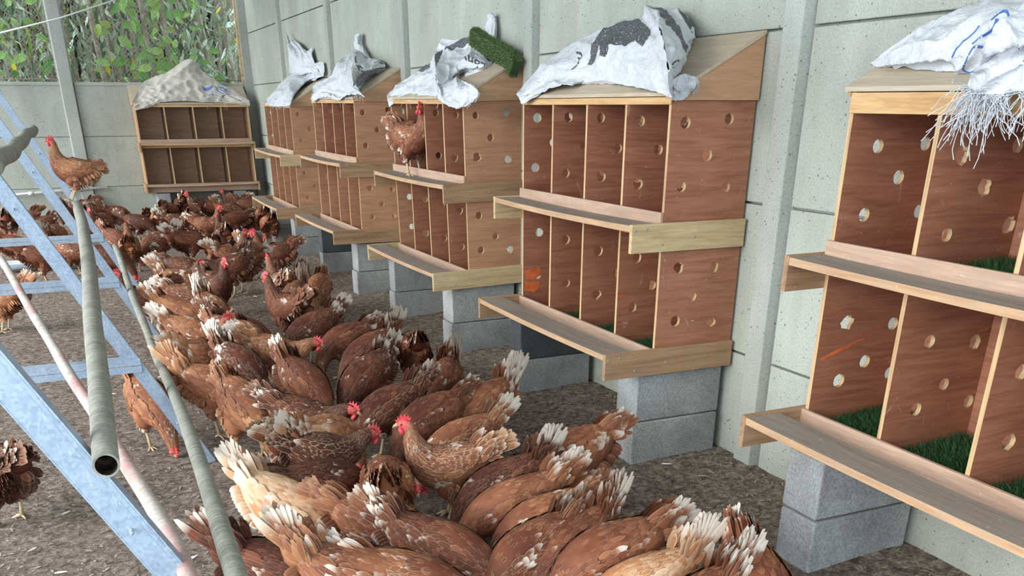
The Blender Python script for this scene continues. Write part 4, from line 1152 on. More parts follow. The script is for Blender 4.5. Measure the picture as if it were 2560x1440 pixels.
# ------------------------------------------------------------------ hens
POSE = {
 # spine from the tail root to the head: x, y, z, half width, half height
 'S': [(-.165, 0, .285, .012, .014), (-.130, 0, .272, .050, .045), (-.075, 0, .238, .080, .080), (-.010, 0, .215, .090, .094), (.055, 0, .222, .080, .088),
       (.100, 0, .255, .058, .066), (.125, 0, .300, .040, .044), (.137, 0, .342, .029, .031), (.142, 0, .372, .023, .025), (.160, 0, .388, .0200, .0205), (.182, 0, .384, .0130, .014)],
 'L': [(-.165, 0, .285, .012, .014), (-.130, 0, .272, .050, .045), (-.075, 0, .238, .080, .080), (-.010, 0, .215, .090, .094), (.055, 0, .222, .080, .088),
       (.100, .004, .255, .058, .066), (.122, .012, .300, .040, .044), (.128, .022, .342, .029, .031), (.130, .032, .372, .023, .025), (.140, .054, .386, .0200, .0205), (.152, .074, .380, .0130, .014)],
 'F': [(-.190, 0, .285, .012, .014), (-.152, 0, .272, .044, .038), (-.095, 0, .246, .070, .066), (-.020, 0, .222, .084, .084), (.055, 0, .208, .080, .082),
       (.112, 0, .190, .062, .066), (.152, 0, .160, .044, .048), (.178, 0, .122, .033, .035), (.192, 0, .088, .026, .027), (.198, 0, .060, .0205, .021), (.202, 0, .038, .0130, .014)],
 'H': [(-.165, 0, .295, .012, .014), (-.130, 0, .280, .050, .045), (-.075, 0, .242, .080, .080), (-.010, 0, .214, .090, .092), (.055, 0, .208, .080, .085),
       (.105, 0, .218, .058, .062), (.142, .004, .236, .042, .044), (.172, .008, .254, .032, .033), (.194, .011, .264, .025, .026), (.216, .013, .262, .0205, .021), (.236, .015, .250, .0130, .014)],
}
def frames(sp, n):
    P = catmull([Vector(p[:3]) for p in sp], n)
    R = catmull([Vector((p[3], p[4], 0)) for p in sp], n)
    out = []
    for i, p in enumerate(P):
        t = (P[min(i+1, n)] - P[max(i-1, 0)]).normalized()
        y = Vector((0, 1, 0)); s = (y - t * y.dot(t)).normalized(); u = t.cross(s).normalized()
        out.append((p, t, s, u, max(R[i].x, .004), max(R[i].y, .004)))
    return out

class Plume:
    def __init__(s):
        s.v = []; s.f = []; s.m = []; s.dat = []; s.root = []; s.uv = []
    def raw(s, vs, fs, m, dat, uv=(0, .3), root=None):
        b = len(s.v)
        for p in vs:
            s.v.append(tuple(p)); s.dat.append(dat); s.root.append(tuple(root if root is not None else p)); s.uv.append((uv[0], uv[1], 0))
        for f in fs: s.f.append(tuple(i + b for i in f)); s.m.append(m)
    def feather(s, root, d, n, L, W, rnd, lift=.12, droop=.35, m=1, bonus=0., hack=0., cup=.22, tip=.5, nst=5):
        d = d.normalized(); n = (n - d * n.dot(d))
        if n.length < 1e-6: return
        n.normalize(); sd = d.cross(n).normalized()
        b = len(s.v); r = rnd.random()
        st = [0, .28, .58, .82, 1.0][:nst]; wd = [.35, .88, 1.0, .78, .12 + .3 * tip]
        rt = tuple(root)
        for t, w in zip(st, wd):
            c = root + d * L * t + n * (lift * L * math.sin(t * 1.9) - droop * L * t * t * .5)
            for k, q in enumerate((-1, 0, 1)):
                e = c + sd * (q * W * .5 * w) - n * (abs(q) * cup * W * w * .5)
                if t == 1.0 and q == 0: e = e + d * L * .05
                s.v.append(tuple(e)); s.dat.append((r, bonus, hack, 1)); s.root.append(rt); s.uv.append((q, t, 0))
        for k in range(len(st) - 1):
            a = b + 3 * k
            s.f += [(a, a+1, a+4, a+3), (a+1, a+2, a+5, a+4)]; s.m += [m, m]
    def mesh(s, name, mats, smooth=True):
        me = bpy.data.meshes.new(name); me.from_pydata(s.v, [], s.f)
        for q in mats: me.materials.append(q)
        me.polygons.foreach_set('material_index', s.m)
        me.polygons.foreach_set('use_smooth', [smooth] * len(me.polygons))
        a = me.attributes.new('fdat', 'FLOAT_COLOR', 'POINT'); a.data.foreach_set('color', [x for d in s.dat for x in d])
        a = me.attributes.new('froot', 'FLOAT_VECTOR', 'POINT'); a.data.foreach_set('vector', [x for d in s.root for x in d])
        a = me.attributes.new('fuv', 'FLOAT_VECTOR', 'POINT'); a.data.foreach_set('vector', [x for d in s.uv for x in d])
        return me

def ring_pt(fr, th, k=1.0):
    p, t, s, u, w, h = fr
    return p + s * (w * k * math.cos(th)) + u * (h * k * math.sin(th))

def remeshed(vs, fs, voxel):
    me = bpy.data.meshes.new('tmp'); me.from_pydata([tuple(v) for v in vs], [], fs)
    ob = bpy.data.objects.new('tmp', me); COL.objects.link(ob)
    md = ob.modifiers.new('r', 'REMESH'); md.mode = 'VOXEL'; md.voxel_size = voxel
    sm = ob.modifiers.new('s', 'SMOOTH'); sm.iterations = 4; sm.factor = .5
    r = bpy.data.meshes.new_from_object(ob.evaluated_get(bpy.context.evaluated_depsgraph_get()))
    bpy.data.objects.remove(ob); bpy.data.meshes.remove(me)
    return r

def loft(frs, seg=20):
    vs = []; fs = []
    n = len(frs)
    for fr in frs:
        for k in range(seg): vs.append(ring_pt(fr, 2 * math.pi * k / seg))
    for i in range(n - 1):
        for k in range(seg):
            k2 = (k + 1) % seg; fs.append((i*seg+k, i*seg+k2, (i+1)*seg+k2, (i+1)*seg+k))
    vs.append(frs[0][0] - frs[0][1] * frs[0][4] * .5); vs.append(frs[-1][0] + frs[-1][1] * frs[-1][4] * .4)
    for k in range(seg):
        k2 = (k + 1) % seg; fs.append((k2, k, n*seg)); fs.append(((n-1)*seg+k, (n-1)*seg+k2, n*seg+1))
    return vs, fs

def hen(pose, seed, flu=1.0, tail_el=58, tail_len=.125):
    rnd = random.Random(seed)
    sp = POSE[pose]; fr = frames(sp, 60)
    pl = Plume()
    # --- continuous skin: trunk, neck, head and thighs fused into one surface
    vs, fs = loft(fr)
    legs = []
    for sg in (-1, 1):
        hip = Vector((.0, sg * .048, .180)); knee = Vector((.022 + rnd.uniform(-.006, .006), sg * .056, .130)); hock = Vector((-.008, sg * .048, .094))
        lf = []
        for (p, r) in ((hip, .046), (hip.lerp(knee, .5), .042), (knee, .031), (knee.lerp(hock, .6), .019), (hock, .010)):
            t = (hock - hip).normalized(); y = Vector((0, 1, 0)); s_ = (y - t * y.dot(t)).normalized()
            lf.append((p, t, s_, t.cross(s_), r, r * 1.05))
        v2, f2 = loft(lf, 14); b = len(vs); vs += v2; fs += [tuple(i + b for i in f) for f in f2]
        legs.append((hip, knee, hock))
    r = remeshed(vs, fs, .0065)
    rv = [v.co.copy() for v in r.vertices]
    headp = fr[-1][0]; headc = fr[54][0]
    fm = []
    for p in r.polygons:
        c = p.center
        fm.append(3 if (c - headp).length < .031 or ((c - headc).length < .026 and abs((c - headc).dot(fr[54][2])) > .010) else 0)
    b = len(pl.v)
    for v in rv:
        pl.v.append(tuple(v)); pl.dat.append((.35, 0, 0, 1)); pl.root.append(tuple(v)); pl.uv.append((0, .3, 0))
    for p, m_ in zip(r.polygons, fm): pl.f.append(tuple(i + b for i in p.vertices)); pl.m.append(m_)
    bpy.data.meshes.remove(r)
    # --- shanks and toes
    for (hip, knee, hock) in legs:
        sg = 1 if hip.y > 0 else -1
        ank = Vector((.012, hock.y + sg * .002, .014))
        mb = MB(); mb.tube([hock + Vector((0, 0, .012)), hock, hock.lerp(ank, .5), ank], [.0085, .0075, .0062, .0078], 8)
        for (a, L) in ((0, .046), (38, .040), (-38, .040), (178, .024)):
            dx, dy = math.cos(math.radians(a)), math.sin(math.radians(a))
            mb.tube([ank, ank + Vector((dx * L * .5, dy * L * .5, -.004)), ank + Vector((dx * L * .85, dy * L * .85, -.009)), ank + Vector((dx * L, dy * L, -.012))],
                    [.0062, .0048, .0040, .0012], 6)
        pl.raw(mb.v, mb.f, 2, (.5, 0, 0, 1))
    # --- body feathers in overlapping rows from the nape to the rump
    i = 55
    while i > 1:
        f = fr[i]; body = f[4]
        neck = body < .045 and i > 30
        L = (.017 + body * .07) if neck else (.020 + body * .075)
        if i > 50: L = .013
        L *= flu
        per = 2 * math.pi * math.sqrt((f[4] ** 2 + f[5] ** 2) / 2)
        cnt = max(7, int(per / (L * (.26 if neck else .34))))
        ph = rnd.random()
        for k in range(cnt):
            th = 2 * math.pi * (k + ph) / cnt + rnd.uniform(-.08, .08)
            root = ring_pt(f, th, .985)
            back = ring_pt(fr[max(i - 4, 0)], th, 1.0) - root
            if (root - headp).length < .036: continue
            if i > 51 and abs(math.cos(th)) > .45: continue
            nn = (f[2] * (math.cos(th) / f[4]) + f[3] * (math.sin(th) / f[5])).normalized()
            d = back.normalized() + f[2] * rnd.uniform(-.22, .22) + f[3] * rnd.uniform(-.16, .16)
            rump = max(0, 1 - i / 14)
            low = max(0, -math.sin(th)) * (1 - i / 60)
            pl.feather(root, d, nn, L * rnd.uniform(.85, 1.2), L * (.32 if neck else .50) * rnd.uniform(.8, 1.2), rnd,
                       lift=.03 + .07 * rnd.random() + .08 * rump, droop=.30, bonus=.25 * rump + .30 * low, hack=1. if neck else 0., tip=.15 if neck else .6)
        step = max(1, int(round(L * (.40 if neck else .40) / max(.0035, (fr[i][0] - fr[i-1][0]).length))))
        i -= step
    # --- thigh and vent fluff
    for (hip, knee, hock) in legs:
        for q in range(110):
            t = rnd.random() ** .8; c = hip.lerp(hock, t * .93)
            rad = .044 * (1 - t) ** .7 + .011; a = rnd.uniform(0, 6.28)
            nn = Vector((math.cos(a), math.sin(a), .15)).normalized()
            pl.feather(c + nn * rad * .9, Vector((-.25, 0, -1)) + nn * .12, nn, .026 * flu, .018, rnd, lift=.16, droop=.25, bonus=.35, tip=.6)
    for q in range(130):
        a = rnd.uniform(-1.15, 1.15); t = rnd.random()
        base = fr[int(6 + 14 * t)]
        th = -math.pi / 2 + a
        root = ring_pt(base, th, .98); nn = (root - base[0]).normalized()
        pl.feather(root, nn * .55 + Vector((-.8, 0, -.35)), nn, .036 * flu, .024, rnd, lift=.25, droop=.3, bonus=.45, tip=.7)
    body_me = pl.mesh('hen', [M['plumage'], M['feather'], M['leg'], M['face']])
    root = bpy.data.objects.new('hen', body_me); COL.objects.link(root)

    # --- wings folded on the flanks
    for sg in (-1, 1):
        w = Plume(); i0 = 44 if pose != 'F' else 43
        for row in range(11):                 # rows from shoulder to the flight feathers
            i = 36 - row * 2.3
            for k in range(13):
                th0 = math.radians(38 - 84 * (k / 12.0)) + rnd.uniform(-.05, .05)
                ii = max(3, min(58, int(i + rnd.uniform(-1.2, 1.2) - 2.5 * k / 12)))
                f = fr[ii]; th = th0 if sg > 0 else math.pi - th0
                root_ = ring_pt(f, th, 1.07 - .004 * row)
                nn = (f[2] * (math.cos(th) / f[4]) + f[3] * (math.sin(th) / f[5])).normalized()
                bk = ring_pt(fr[max(ii - 5, 0)], th, 1.07) - root_
                L = .026 + .0030 * row
                w.feather(root_, bk.normalized() + f[3] * .10, nn, L * rnd.uniform(.9, 1.15), L * .46, rnd, lift=.10, droop=.22, bonus=.05 + .02 * row, tip=.5)
        for k in range(8):                    # long flight feathers
            ii = 22 - int(k * .6); f = fr[ii]; th0 = math.radians(26 - 9.5 * k); th = th0 if sg > 0 else math.pi - th0
            root_ = ring_pt(f, th, 1.10)
            end = ring_pt(fr[2], math.radians(10) if sg > 0 else math.pi - math.radians(10), 1.15) + Vector((0, sg * .012, -.004 * k))
            nn = (f[2] * math.cos(th) + f[3] * math.sin(th)).normalized()
            d = end - root_
            w.feather(root_, d, nn, min(.100, d.length * .98), .018, rnd, lift=.03, droop=.05, bonus=.25, tip=.4, cup=.12)
        # flat wing body under the feathers
        q = []
        for row in range(9):
            for k in range(7):
                th0 = math.radians(36 - 74 * k / 6.0); th = th0 if sg > 0 else math.pi - th0
                q.append(ring_pt(fr[36 - row * 3], th, 1.045 if 0 < row < 8 and 0 < k < 6 else .95))
        fs_ = [(r_*7+k, r_*7+k+1, (r_+1)*7+k+1, (r_+1)*7+k) for r_ in range(8) for k in range(6)]
        w.raw(q, fs_, 0, (.4, .05, 0, 1))
        link(bpy.data.objects.new('wing', w.mesh('wing', [M['plumage'], M['feather']])), root)

    # --- tail: two upright folded fans with coverts
    tl = Plume(); base = fr[3][0]
    el0 = math.radians(tail_el)
    for sg in (-1, 1):
        for k in range(10):
            el = el0 + math.radians(-22 + 5.5 * k) ; spread = .03 + .014 * (9 - k)
            d = Vector((-math.cos(el), sg * spread, math.sin(el)))
            n_ = Vector((-.25, sg * 1.0, .2))
            tl.feather(base + Vector((.004, sg * (.006 + .0010 * (9 - k)), -.003 * k)), d, n_, tail_len * rnd.uniform(.88, 1.06), .031, rnd,
                       lift=.10, droop=.36, bonus=1.0, tip=1.0, cup=.22)
        for k in range(46):                   # coverts
            t = rnd.random(); el = el0 + math.radians(rnd.uniform(-34, 16))
            f = fr[int(3 + 7 * t)]
            th = math.radians(rnd.uniform(-5, 80)); th = th if sg > 0 else math.pi - th
            rt = ring_pt(f, th, .9)
            d = Vector((-math.cos(el), sg * rnd.uniform(.0, .24), math.sin(el)))
            tl.feather(rt, d, Vector((-.35, sg, .5)), rnd.uniform(.040, .082), .023, rnd, lift=.08, droop=.34, bonus=.50, tip=.8)
    mb = MB(); mb.tube([base + Vector((.03, 0, -.02)), base, base + Vector((-.020, 0, .03)), base + Vector((-.03, 0, .055))], [.046, .040, .027, .010], 12)
    tl.raw(mb.v, mb.f, 0, (.5, .5, 0, 1))
    link(bpy.data.objects.new('tail', tl.mesh('tail', [M['plumage'], M['feather']])), root)

    # --- comb, wattles, beak, eyes in the frame of the head
    p, t, s_, u, hw, hh = fr[55]
    tipf = fr[60]
    fwd = (tipf[0] - fr[50][0]).normalized()
    if pose == 'S' or pose == 'L' : fwd = (Vector((tipf[0].x - fr[52][0].x, tipf[0].y - fr[52][0].y, -.004))).normalized()
    sd = (s_ - fwd * s_.dot(fwd)).normalized(); up = fwd.cross(sd).normalized()
    if pose != 'F' and up.z < 0: up = -up
    if pose == 'F' and up.x < 0: up = -up
    hc = fr[56][0]
    def H(a, b_, c): return hc + fwd * a + sd * b_ + up * c
    prof = [(.020, .010), (.024, .020), (.016, .017), (.012, .032), (.005, .022), (-.001, .040), (-.008, .025), (-.015, .040), (-.020, .024), (-.028, .032), (-.030, .018), (-.036, .020), (-.028, .008), (-.010, .010)]
    mb = MB(); lean = rnd.choice([-1, 1]) * rnd.uniform(0, .35)
    for sgn in (-1, 1):
        for (a, c) in prof: mb.v.append(tuple(H(a, sgn * (.0035 - .06 * (c - .01)) + lean * max(0, c - .012), c)))
    n = len(prof)
    mb.f = [tuple(range(n))[::-1], tuple(range(n, 2 * n))] + [(k, (k+1) % n, (k+1) % n + n, k + n) for k in range(n)]
    mb.m = [0] * len(mb.f); mb.sm = [False] * len(mb.f)
    mb.build('comb', M['comb'], root)
    for sg in (-1, 1):
        mb = MB(); mb.tube([H(.012, sg * .006, -.010), H(.010, sg * .009, -.020), H(.006, sg * .010, -.031), H(.002, sg * .010, -.037)], [.005, .0085, .0085, .002], 10)
        mb.build('wattle', M['comb'], root)
    mb = MB(); mb.tube([H(.014, 0, .001), H(.024, 0, -.001), H(.033, 0, -.005), H(.038, 0, -.010)], [.0095, .0075, .0042, .0008], 10)
    mb.build('beak', M['beak'], root)
    for sg in (-1, 1):
        mb = MB()
        ec = H(.004, sg * .0165, .004); ax = sd * sg
        for (o_, r_, m_) in ((0, .0052, 0), (.0026, .0026, 1)):
            c = ec + ax * o_
            mb.tube([c - ax * .003, c, c + ax * .0022, c + ax * .0030], [r_, r_, r_ * .7, r_ * .15], 10, m_)
        mb.build('eye', [M['eye'], M['pupil']], root)
    return root

# mirrored look: heads to the left and to the right
POSE['R'] = [(a, -b, c, d, e) for (a, b, c, d, e) in POSE['L']]
POSE['G'] = [(a - .01 * i / 10, .012 * (i / 10) ** 2 * 3, c + .010 * (i / 10), d * 1.04, e * 1.04) for i, (a, b, c, d, e) in enumerate(POSE['F'])]
PROTO = {}
def get_proto(key):
    if key not in PROTO:
        pose, var = key
        PROTO[key] = [hen({'F': ('F', 'G', 'F')[var]}.get(pose, pose), 31 * var + ord(pose), (1.0, 1.12, 1.05)[var], (48, 34, 64)[var] if pose == 'F' else (50, 36, 2)[var], (.125, .115, .135)[var] if pose == 'F' else (.12, .115, .085)[var]), False]
    pr = PROTO[key]
    if not pr[1]:
        pr[1] = True
        return pr[0]
    c = pr[0].copy(); COL.objects.link(c)
    for ch in list(pr[0].children):
        q = ch.copy(); COL.objects.link(q); q.parent = c
    return c

def place_hen(x, y, z, deg, pose, tone, lace, white, label, i, scale=.93, pitch=0.0, roll=0.0):
    h = get_proto((pose, i % 3 if pose == 'F' else (2 if i == 202 else i % 2)))
    h.location = (x, y, z); h.rotation_euler = (math.radians(roll), math.radians(pitch), math.radians(deg)); h.scale = (scale,) * 3
    colr = (tone, lace, (i * .6180339) % 1.0, white)
    h.color = colr
    for ch in h.children: ch.color = colr
    for k in list(h.keys()):
        if k in ('label', 'category', 'group'): del h[k]
    tag(h, label, 'hen', 'brown laying hens')

HENS = [
[-1.912, -0.113, -54, 'F', 0.95, 0.3, 0.75, 'pale cream and ginger hen with broad white tail, front left of the flock'],
[-1.668, -0.307, -36, 'F', 0.5, 0.3, 0.25, 'chestnut hen with peach tail tip, feeding right beside the pale cream hen'],
[-1.971, -0.525, -27, 'F', 0.08, 0.1, 0.05, 'dark maroon hen cut off by the bottom edge, next to the long bark pole'],
[-1.581, -0.57, -45, 'F', 0.35, 0.3, 0.55, 'brown hen with curled white tail feathers at the bottom of the flock'],
[-1.702, -0.734, -43, 'F', 0.5, 0.4, 0.7, 'hen with upright white fan tail at the bottom edge of the photo'],
[-1.833, -0.674, -32, 'F', 0.55, 0.3, 0.7, 'light brown hen with ragged white tail, lowest of the flock beside the dark maroon one'],
[-1.542, -0.03, 75, 'F', 0.55, 0.1, 0.05, 'small tan hen seen from behind in front of the alert bright combed hen'],
[-1.306, 0.039, 160, 'S', 0.48, 0.8, 0.2, 'alert rusty hen with raised head, tall pink comb and white flecked neck'],
[-1.69, 0.324, 3, 'H', 0.2, 0.7, 0.35, 'dark backed hen with golden laced neck reaching towards the alert hen'],
[-1.642, 0.451, 37, 'F', 0.78, 0.4, 0.5, 'golden buff hen with ragged white tail just above the laced neck hen'],
[-1.739, 0.06, 12, 'F', 0.05, 0.2, 0.1, 'deep maroon hen lying between the laced neck hen and the pale cream hen'],
[-1.644, 0.779, -36, 'H', 0.15, 0.3, 0.4, 'dark maroon hen with cream tail and only a sliver of red face showing'],
[-1.548, 1.229, -74, 'F', 0.42, 0.2, 0.35, 'warm brown hen with white streaked tail in the middle of the flock'],
[-1.838, 1.003, -78, 'F', 0.62, 0.3, 0.15, 'ginger hen with tall brown tail and fluffy tan rump beside the side-on hen'],
[-1.902, 1.357, -33, 'F', 0.58, 0.2, 0.15, 'ginger hen standing side-on with both pale legs in view behind the long bark pole'],
[-2.168, 1.311, -77, 'F', 0.62, 0.1, 0.1, 'orange hen half hidden behind the second galvanised rail foot'],
[-1.874, 2.026, 15, 'S', 0.62, 0.2, 0.1, 'ginger hen with red face looking right beside the long bark pole'],
[-1.739, 1.697, -68, 'F', 0.25, 0.5, 0.9, 'dark brown hen with two rounded white tail plumes'],
[-1.53, 1.903, -25, 'H', 0.55, 0.6, 0.25, 'tan hen with bright red face bent down in the middle of the flock'],
[-1.711, 2.382, -72, 'F', 0.45, 0.4, 0.85, 'brown and white patched hen lying left of the tan red faced hen'],
[-1.686, 3.012, -77, 'F', 0.55, 0.5, 1.0, 'whitest hen, heavily patched white over rust with a twin plumed tail'],
[-1.52, 3.94, -66, 'S', 0.15, 0.2, 0.1, 'dark brown hen with a serrated upright pink comb'],
[-1.253, 2.921, 123, 'S', 0.33, 0.2, 0.1, 'chestnut hen facing left with floppy pink comb in the upper flock'],
[-1.131, 3.759, 100, 'S', 0.45, 0.8, 0.3, 'copper necked hen with white nape feathers near the block piers'],
[-0.995, 3.74, -116, 'F', 0.5, 0.3, 0.5, 'brown hen with upright pale tail beside the copper necked hen'],
[-0.931, 3.54, -119, 'F', 0.55, 0.3, 0.5, 'hen with curled cream tail nearest to the third block pier'],
[-1.158, 3.179, -120, 'F', 0.45, 0.3, 0.6, 'hen with short rounded pale tail behind the floppy combed hen'],
[-1.234, 2.323, -161, 'F', 0.15, 0.3, 0.25, 'dark chestnut hen with high cream tail in the middle right of the flock'],
[-1.158, 1.973, -159, 'F', 0.35, 0.2, 0.4, 'rust hen with white tipped tail pointing right, above the speckled flock centre'],
[-1.129, 1.63, -149, 'F', 0.33, 0.3, 0.6, 'brown hen with long white tail plume beside the lone rear-facing hen'],
[-1.237, 1.231, -144, 'F', 0.2, 0.3, 0.3, 'maroon hen with grey flecked wing under the white plumed hens'],
[-0.858, 1.688, 80, 'F', 0.3, 0.1, 0.05, 'plain dark rust hen seen from behind, standing apart towards the block piers'],
[-0.985, 1.006, -125, 'F', 0.4, 0.2, 0.5, 'hen with tail straight up between the flock and the fourth nest box pier'],
[-1.309, 0.73, -155, 'F', 0.22, 0.5, 0.3, 'brown hen with black and white laced hackle in the flock centre'],
[-1.222, 0.517, -156, 'F', 0.28, 0.2, 0.3, 'brown hen with fanned tail behind the alert bright combed hen'],
[-0.951, 0.595, -158, 'F', 0.48, 0.2, 0.8, 'rust and white hen with a splayed white tail closest to the grey blocks'],
[-1.171, 0.284, -169, 'F', 0.5, 0.5, 0.5, 'golden brown hen with thick white tail plume to the right of the alert hen'],
[-0.893, -0.078, -171, 'F', 0.42, 0.2, 0.4, 'large rust hen with fluffy pale rump at the right edge of the flock'],
[-1.201, -0.167, -172, 'F', 0.18, 0.3, 0.3, 'maroon hen with laced ginger tail lying right of the alert hen'],
[-1.237, -0.354, 178, 'F', 0.55, 0.2, 0.3, 'orange brown hen with white speckled back at the right of the flock'],
[-1.218, -0.513, -177, 'F', 0.48, 0.2, 0.4, 'light rust hen with broad white tail, below the orange brown speckled hen'],
[-1.214, -0.681, -160, 'F', 0.36, 0.2, 0.35, 'large mahogany hen with tall tan and white tail, front right'],
[-1.333, -0.669, -161, 'F', 0.36, 0.4, 0.4, 'mottled brown hen lying left of the large mahogany hen'],
[-1.18, -0.808, -176, 'F', 0.42, 0.2, 0.35, 'rusty hen with short spiky white tail at the front right'],
[-1.163, -0.975, 180, 'F', 0.82, 0.9, 0.4, 'honey coloured scalloped hen with bright white upright tail'],
[-1.146, -1.177, -165, 'F', 0.5, 0.2, 0.6, 'hen showing only its white tipped tail at the bottom edge, right side'],
[-0.941, -1.147, -112, 'F', 0.42, 0.1, 0.35, 'rust hen on its own under the nearest nest box with pointed white tail'],
[-2.73, 0.671, 122, 'S', 0.12, 0.3, 0.05, 'dark hen with laced neck walking at the left edge below the big rail'],
[-2.881, 6.836, 20, 'H', 0.55, 0.1, 0.05, 'large orange hen filling the left edge above the galvanised strut'],
[-2.653, 5.838, 0, 'F', 0.35, 0.1, 0.05, 'brown hen in the shade right behind the large orange hen'],
[-2.87, 4.047, 160, 'F', 0.6, 0.1, 0.05, 'tan hen below the strut at the far left edge'],
[-2.67, 8.481, 200, 'S', 0.25, 0.3, 0.05, 'dark hen with bright red face between the second and third rails'],
[-2.851, 9.19, 190, 'S', 0.4, 0.2, 0.1, 'brown hen with red face at the top left of the flock'],
[-3.012, 8.93, 90, 'F', 0.35, 0.2, 0.5, 'hen with white tail at the far left of the back row'],
[-2.532, 7.666, 60, 'F', 0.45, 0.5, 0.5, 'brown and white hen behind the third galvanised rail'],
[-2.415, 6.232, -40, 'F', 0.35, 0.3, 0.2, 'brown hen behind the grey perch pole'],
[-2.446, 9.473, 80, 'F', 0.3, 0.2, 0.3, 'dark hen in the back row behind the perched hen'],
[-2.148, 5.602, -30, 'F', 0.25, 0.1, 0.05, 'dark rust hen behind the fourth rail'],
[-2.181, 8.251, -90, 'S', 0.35, 0.4, 0.1, 'hen facing the camera between the grey pole and the bark pole'],
[-2.222, 10.096, 200, 'S', 0.3, 0.3, 0.3, 'hen with red head right behind the feet of the perched hen'],
[-2.126, 9.086, 70, 'F', 0.4, 0.2, 0.4, 'brown hen with pale tail in the back row by the white pipe end'],
[-2.054, 8.395, 60, 'F', 0.4, 0.2, 0.3, 'brown hen with slim pale tail in the back row left of centre'],
[-1.899, 9.214, 30, 'F', 0.4, 0.3, 0.5, 'brown hen with tall white tail against the back wall post'],
[-1.73, 8.242, -30, 'F', 0.1, 0.1, 0.2, 'very dark hen with pale pointed tail against the back wall'],
[-1.573, 8.825, 80, 'F', 0.4, 0.1, 0.2, 'rust hen seen from behind under the left of the back nest box'],
[-1.517, 8.352, 85, 'F', 0.55, 0.3, 0.5, 'tan laced hen seen from behind under the back nest box'],
[-2.019, 6.923, -60, 'F', 0.3, 0.1, 0.1, 'brown hen behind the hen with two feet apart'],
[-1.947, 6.176, 85, 'S', 0.55, 0.1, 0.05, 'ginger hen seen from behind with both feet apart on the litter'],
[-1.687, 6.519, 200, 'F', 0.3, 0.3, 0.7, 'russet hen with ruffled white tail and white belly'],
[-1.34, 8.058, 0, 'F', 0.2, 0.3, 0.6, 'dark hen with pale fluffy flank under the back nest box'],
[-1.285, 9.422, 60, 'F', 0.4, 0.1, 0.2, 'hen with thin cream tail against the back pier'],
[-1.121, 9.883, 100, 'F', 0.2, 0.1, 0.3, 'dark hen with white tipped tail right of the back pier'],
[-0.912, 9.475, 185, 'S', 0.15, 0.2, 0.5, 'dark hen with red face turned left under the back nest box'],
[-1.12, 7.558, -20, 'S', 0.4, 0.2, 0.1, 'rust hen with pink comb looking right in the back group'],
[-1.42, 6.333, 20, 'F', 0.22, 0.1, 0.2, 'dark hen with fluffy tan rump in front of the back group'],
[-1.184, 7.985, 80, 'F', 0.45, 0.2, 0.2, 'ginger hen tail-on in the middle of the back group'],
[-0.784, 9.289, 10, 'F', 0.2, 0.1, 0.3, 'dark hen with orange tail beneath the back nest box'],
[-0.632, 9.113, 20, 'F', 0.4, 0.3, 0.4, 'mottled hen with pale tail near the back corner'],
[-1.073, 6.657, 95, 'S', 0.3, 0.1, 0.1, 'hen with red ear turned away from the camera, right of the back group'],
[-1.253, 5.964, 80, 'F', 0.45, 0.1, 0.2, 'ginger rumped hen at the right of the back group'],
[-0.453, 9.806, 170, 'S', 0.3, 0.2, 0.3, 'brown hen with small red face in the back corner'],
[-0.342, 9.513, -10, 'F', 0.25, 0.1, 0.1, 'tall-tailed dark hen in the back corner beside the far nest box'],
[-0.771, 8.001, 190, 'F', 0.22, 0.1, 0.1, 'dark hen standing over the white trough'],
[-0.602, 8.139, 200, 'F', 0.35, 0.2, 0.5, 'hen with a bright white tail over the white trough'],
[-0.461, 8.073, 100, 'F', 0.4, 0.1, 0.1, 'brown hen with both legs visible at the right end of the trough'],
[-0.513, 7.346, 90, 'F', 0.45, 0.1, 0.1, 'hen nearest the far block pier in the back corner'],
[-1.224, 5.324, 10, 'S', 0.4, 0.3, 0.4, 'rust hen with red comb facing right in the gap behind the flock'],
[-1.005, 5.442, -60, 'F', 0.35, 0.2, 0.3, 'brown hen with upright tan tail near the far nest box pier'],
[-1.217, 4.713, 200, 'F', 0.3, 0.2, 0.5, 'brown hen with white tail bending left in front of the tan tailed hen'],
[-0.878, 5.162, 175, 'S', 0.3, 0.2, 0.1, 'rust hen with pink comb facing left, alone by the second block pier'],
[-1.328, 4.654, 190, 'H', 0.2, 0.3, 0.3, 'dark brown hen with red cheek facing left above the serrated comb hen'],
[-1.645, 4.806, -25, 'F', 0.2, 0.3, 0.4, 'dark brown hen with small white tail at the top of the flock'],
[-1.711, 4.342, -20, 'F', 0.5, 0.5, 0.7, 'ginger hen with a tall white plume at the upper left of the flock'],
[-1.879, 3.088, -40, 'F', 0.5, 0.2, 0.1, 'brown hen with tall tan tail beside the third rail foot'],
[-1.783, 3.469, -35, 'F', 0.45, 0.5, 0.8, 'ginger hen with white streaked saddle left of the whitest hen'],
[-2.009, 3.691, 190, 'S', 0.22, 0.1, 0.2, 'dark hen with red face between the two lower rails'],
[-1.866, 2.615, -35, 'F', 0.55, 0.4, 0.8, 'white splashed ginger hen with thin legs left of the flock'],
[-1.617, 2.185, -80, 'F', 0.45, 0.2, 0.1, 'orange tail tipped hen seen end-on in the centre left'],
[-1.607, 2.496, -30, 'F', 0.25, 0.2, 0.2, 'dark hen filling the gap behind the orange tail tipped hen']]
rh = random.Random(2)
for i, (x, y, a, pose, tone, lace, wh, lab) in enumerate(HENS):
    z = ground_h(x, y)
    sc_ = rh.uniform(.92, 1.03)
    if 'over the galvanised' in lab: z = 0
    place_hen(x, y, z, a, pose, tone, lace, wh, lab, i, sc_, rh.uniform(-3, 5) if pose == 'F' else 0, rh.uniform(-4, 4))
place_hen(-.378, 3.02, .926, -66, 'R', .46, .3, .55, 'hen standing on the upper landing plank of a nest box, facing the camera', 201, .98)
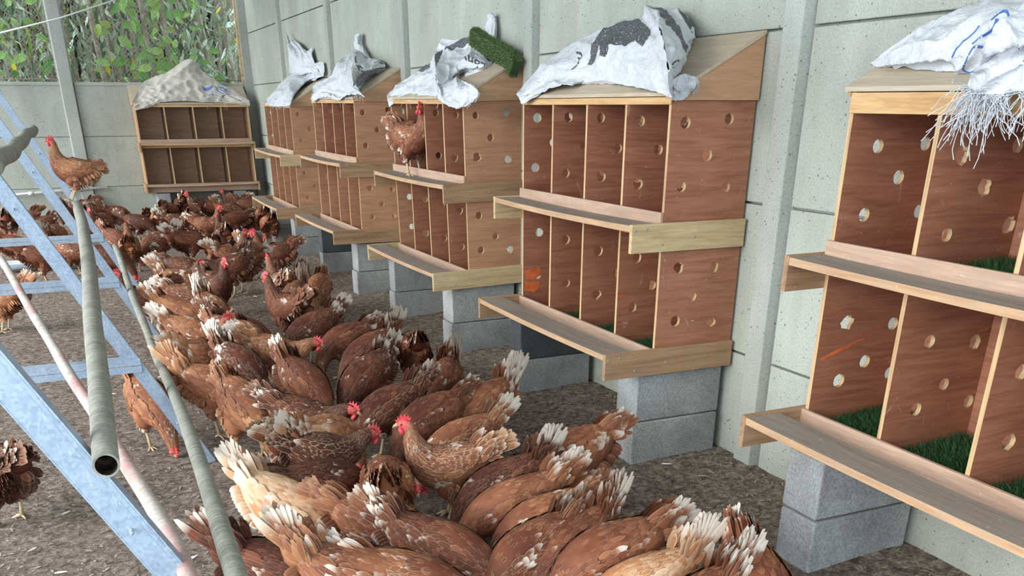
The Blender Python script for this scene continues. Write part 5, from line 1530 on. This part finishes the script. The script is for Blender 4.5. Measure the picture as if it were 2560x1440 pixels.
place_hen(-2.325, 3.16, .838, 184, 'S', .60, .4, .10, 'lone ginger hen perched on the far end of the thick grey pole', 202, .75, -13)
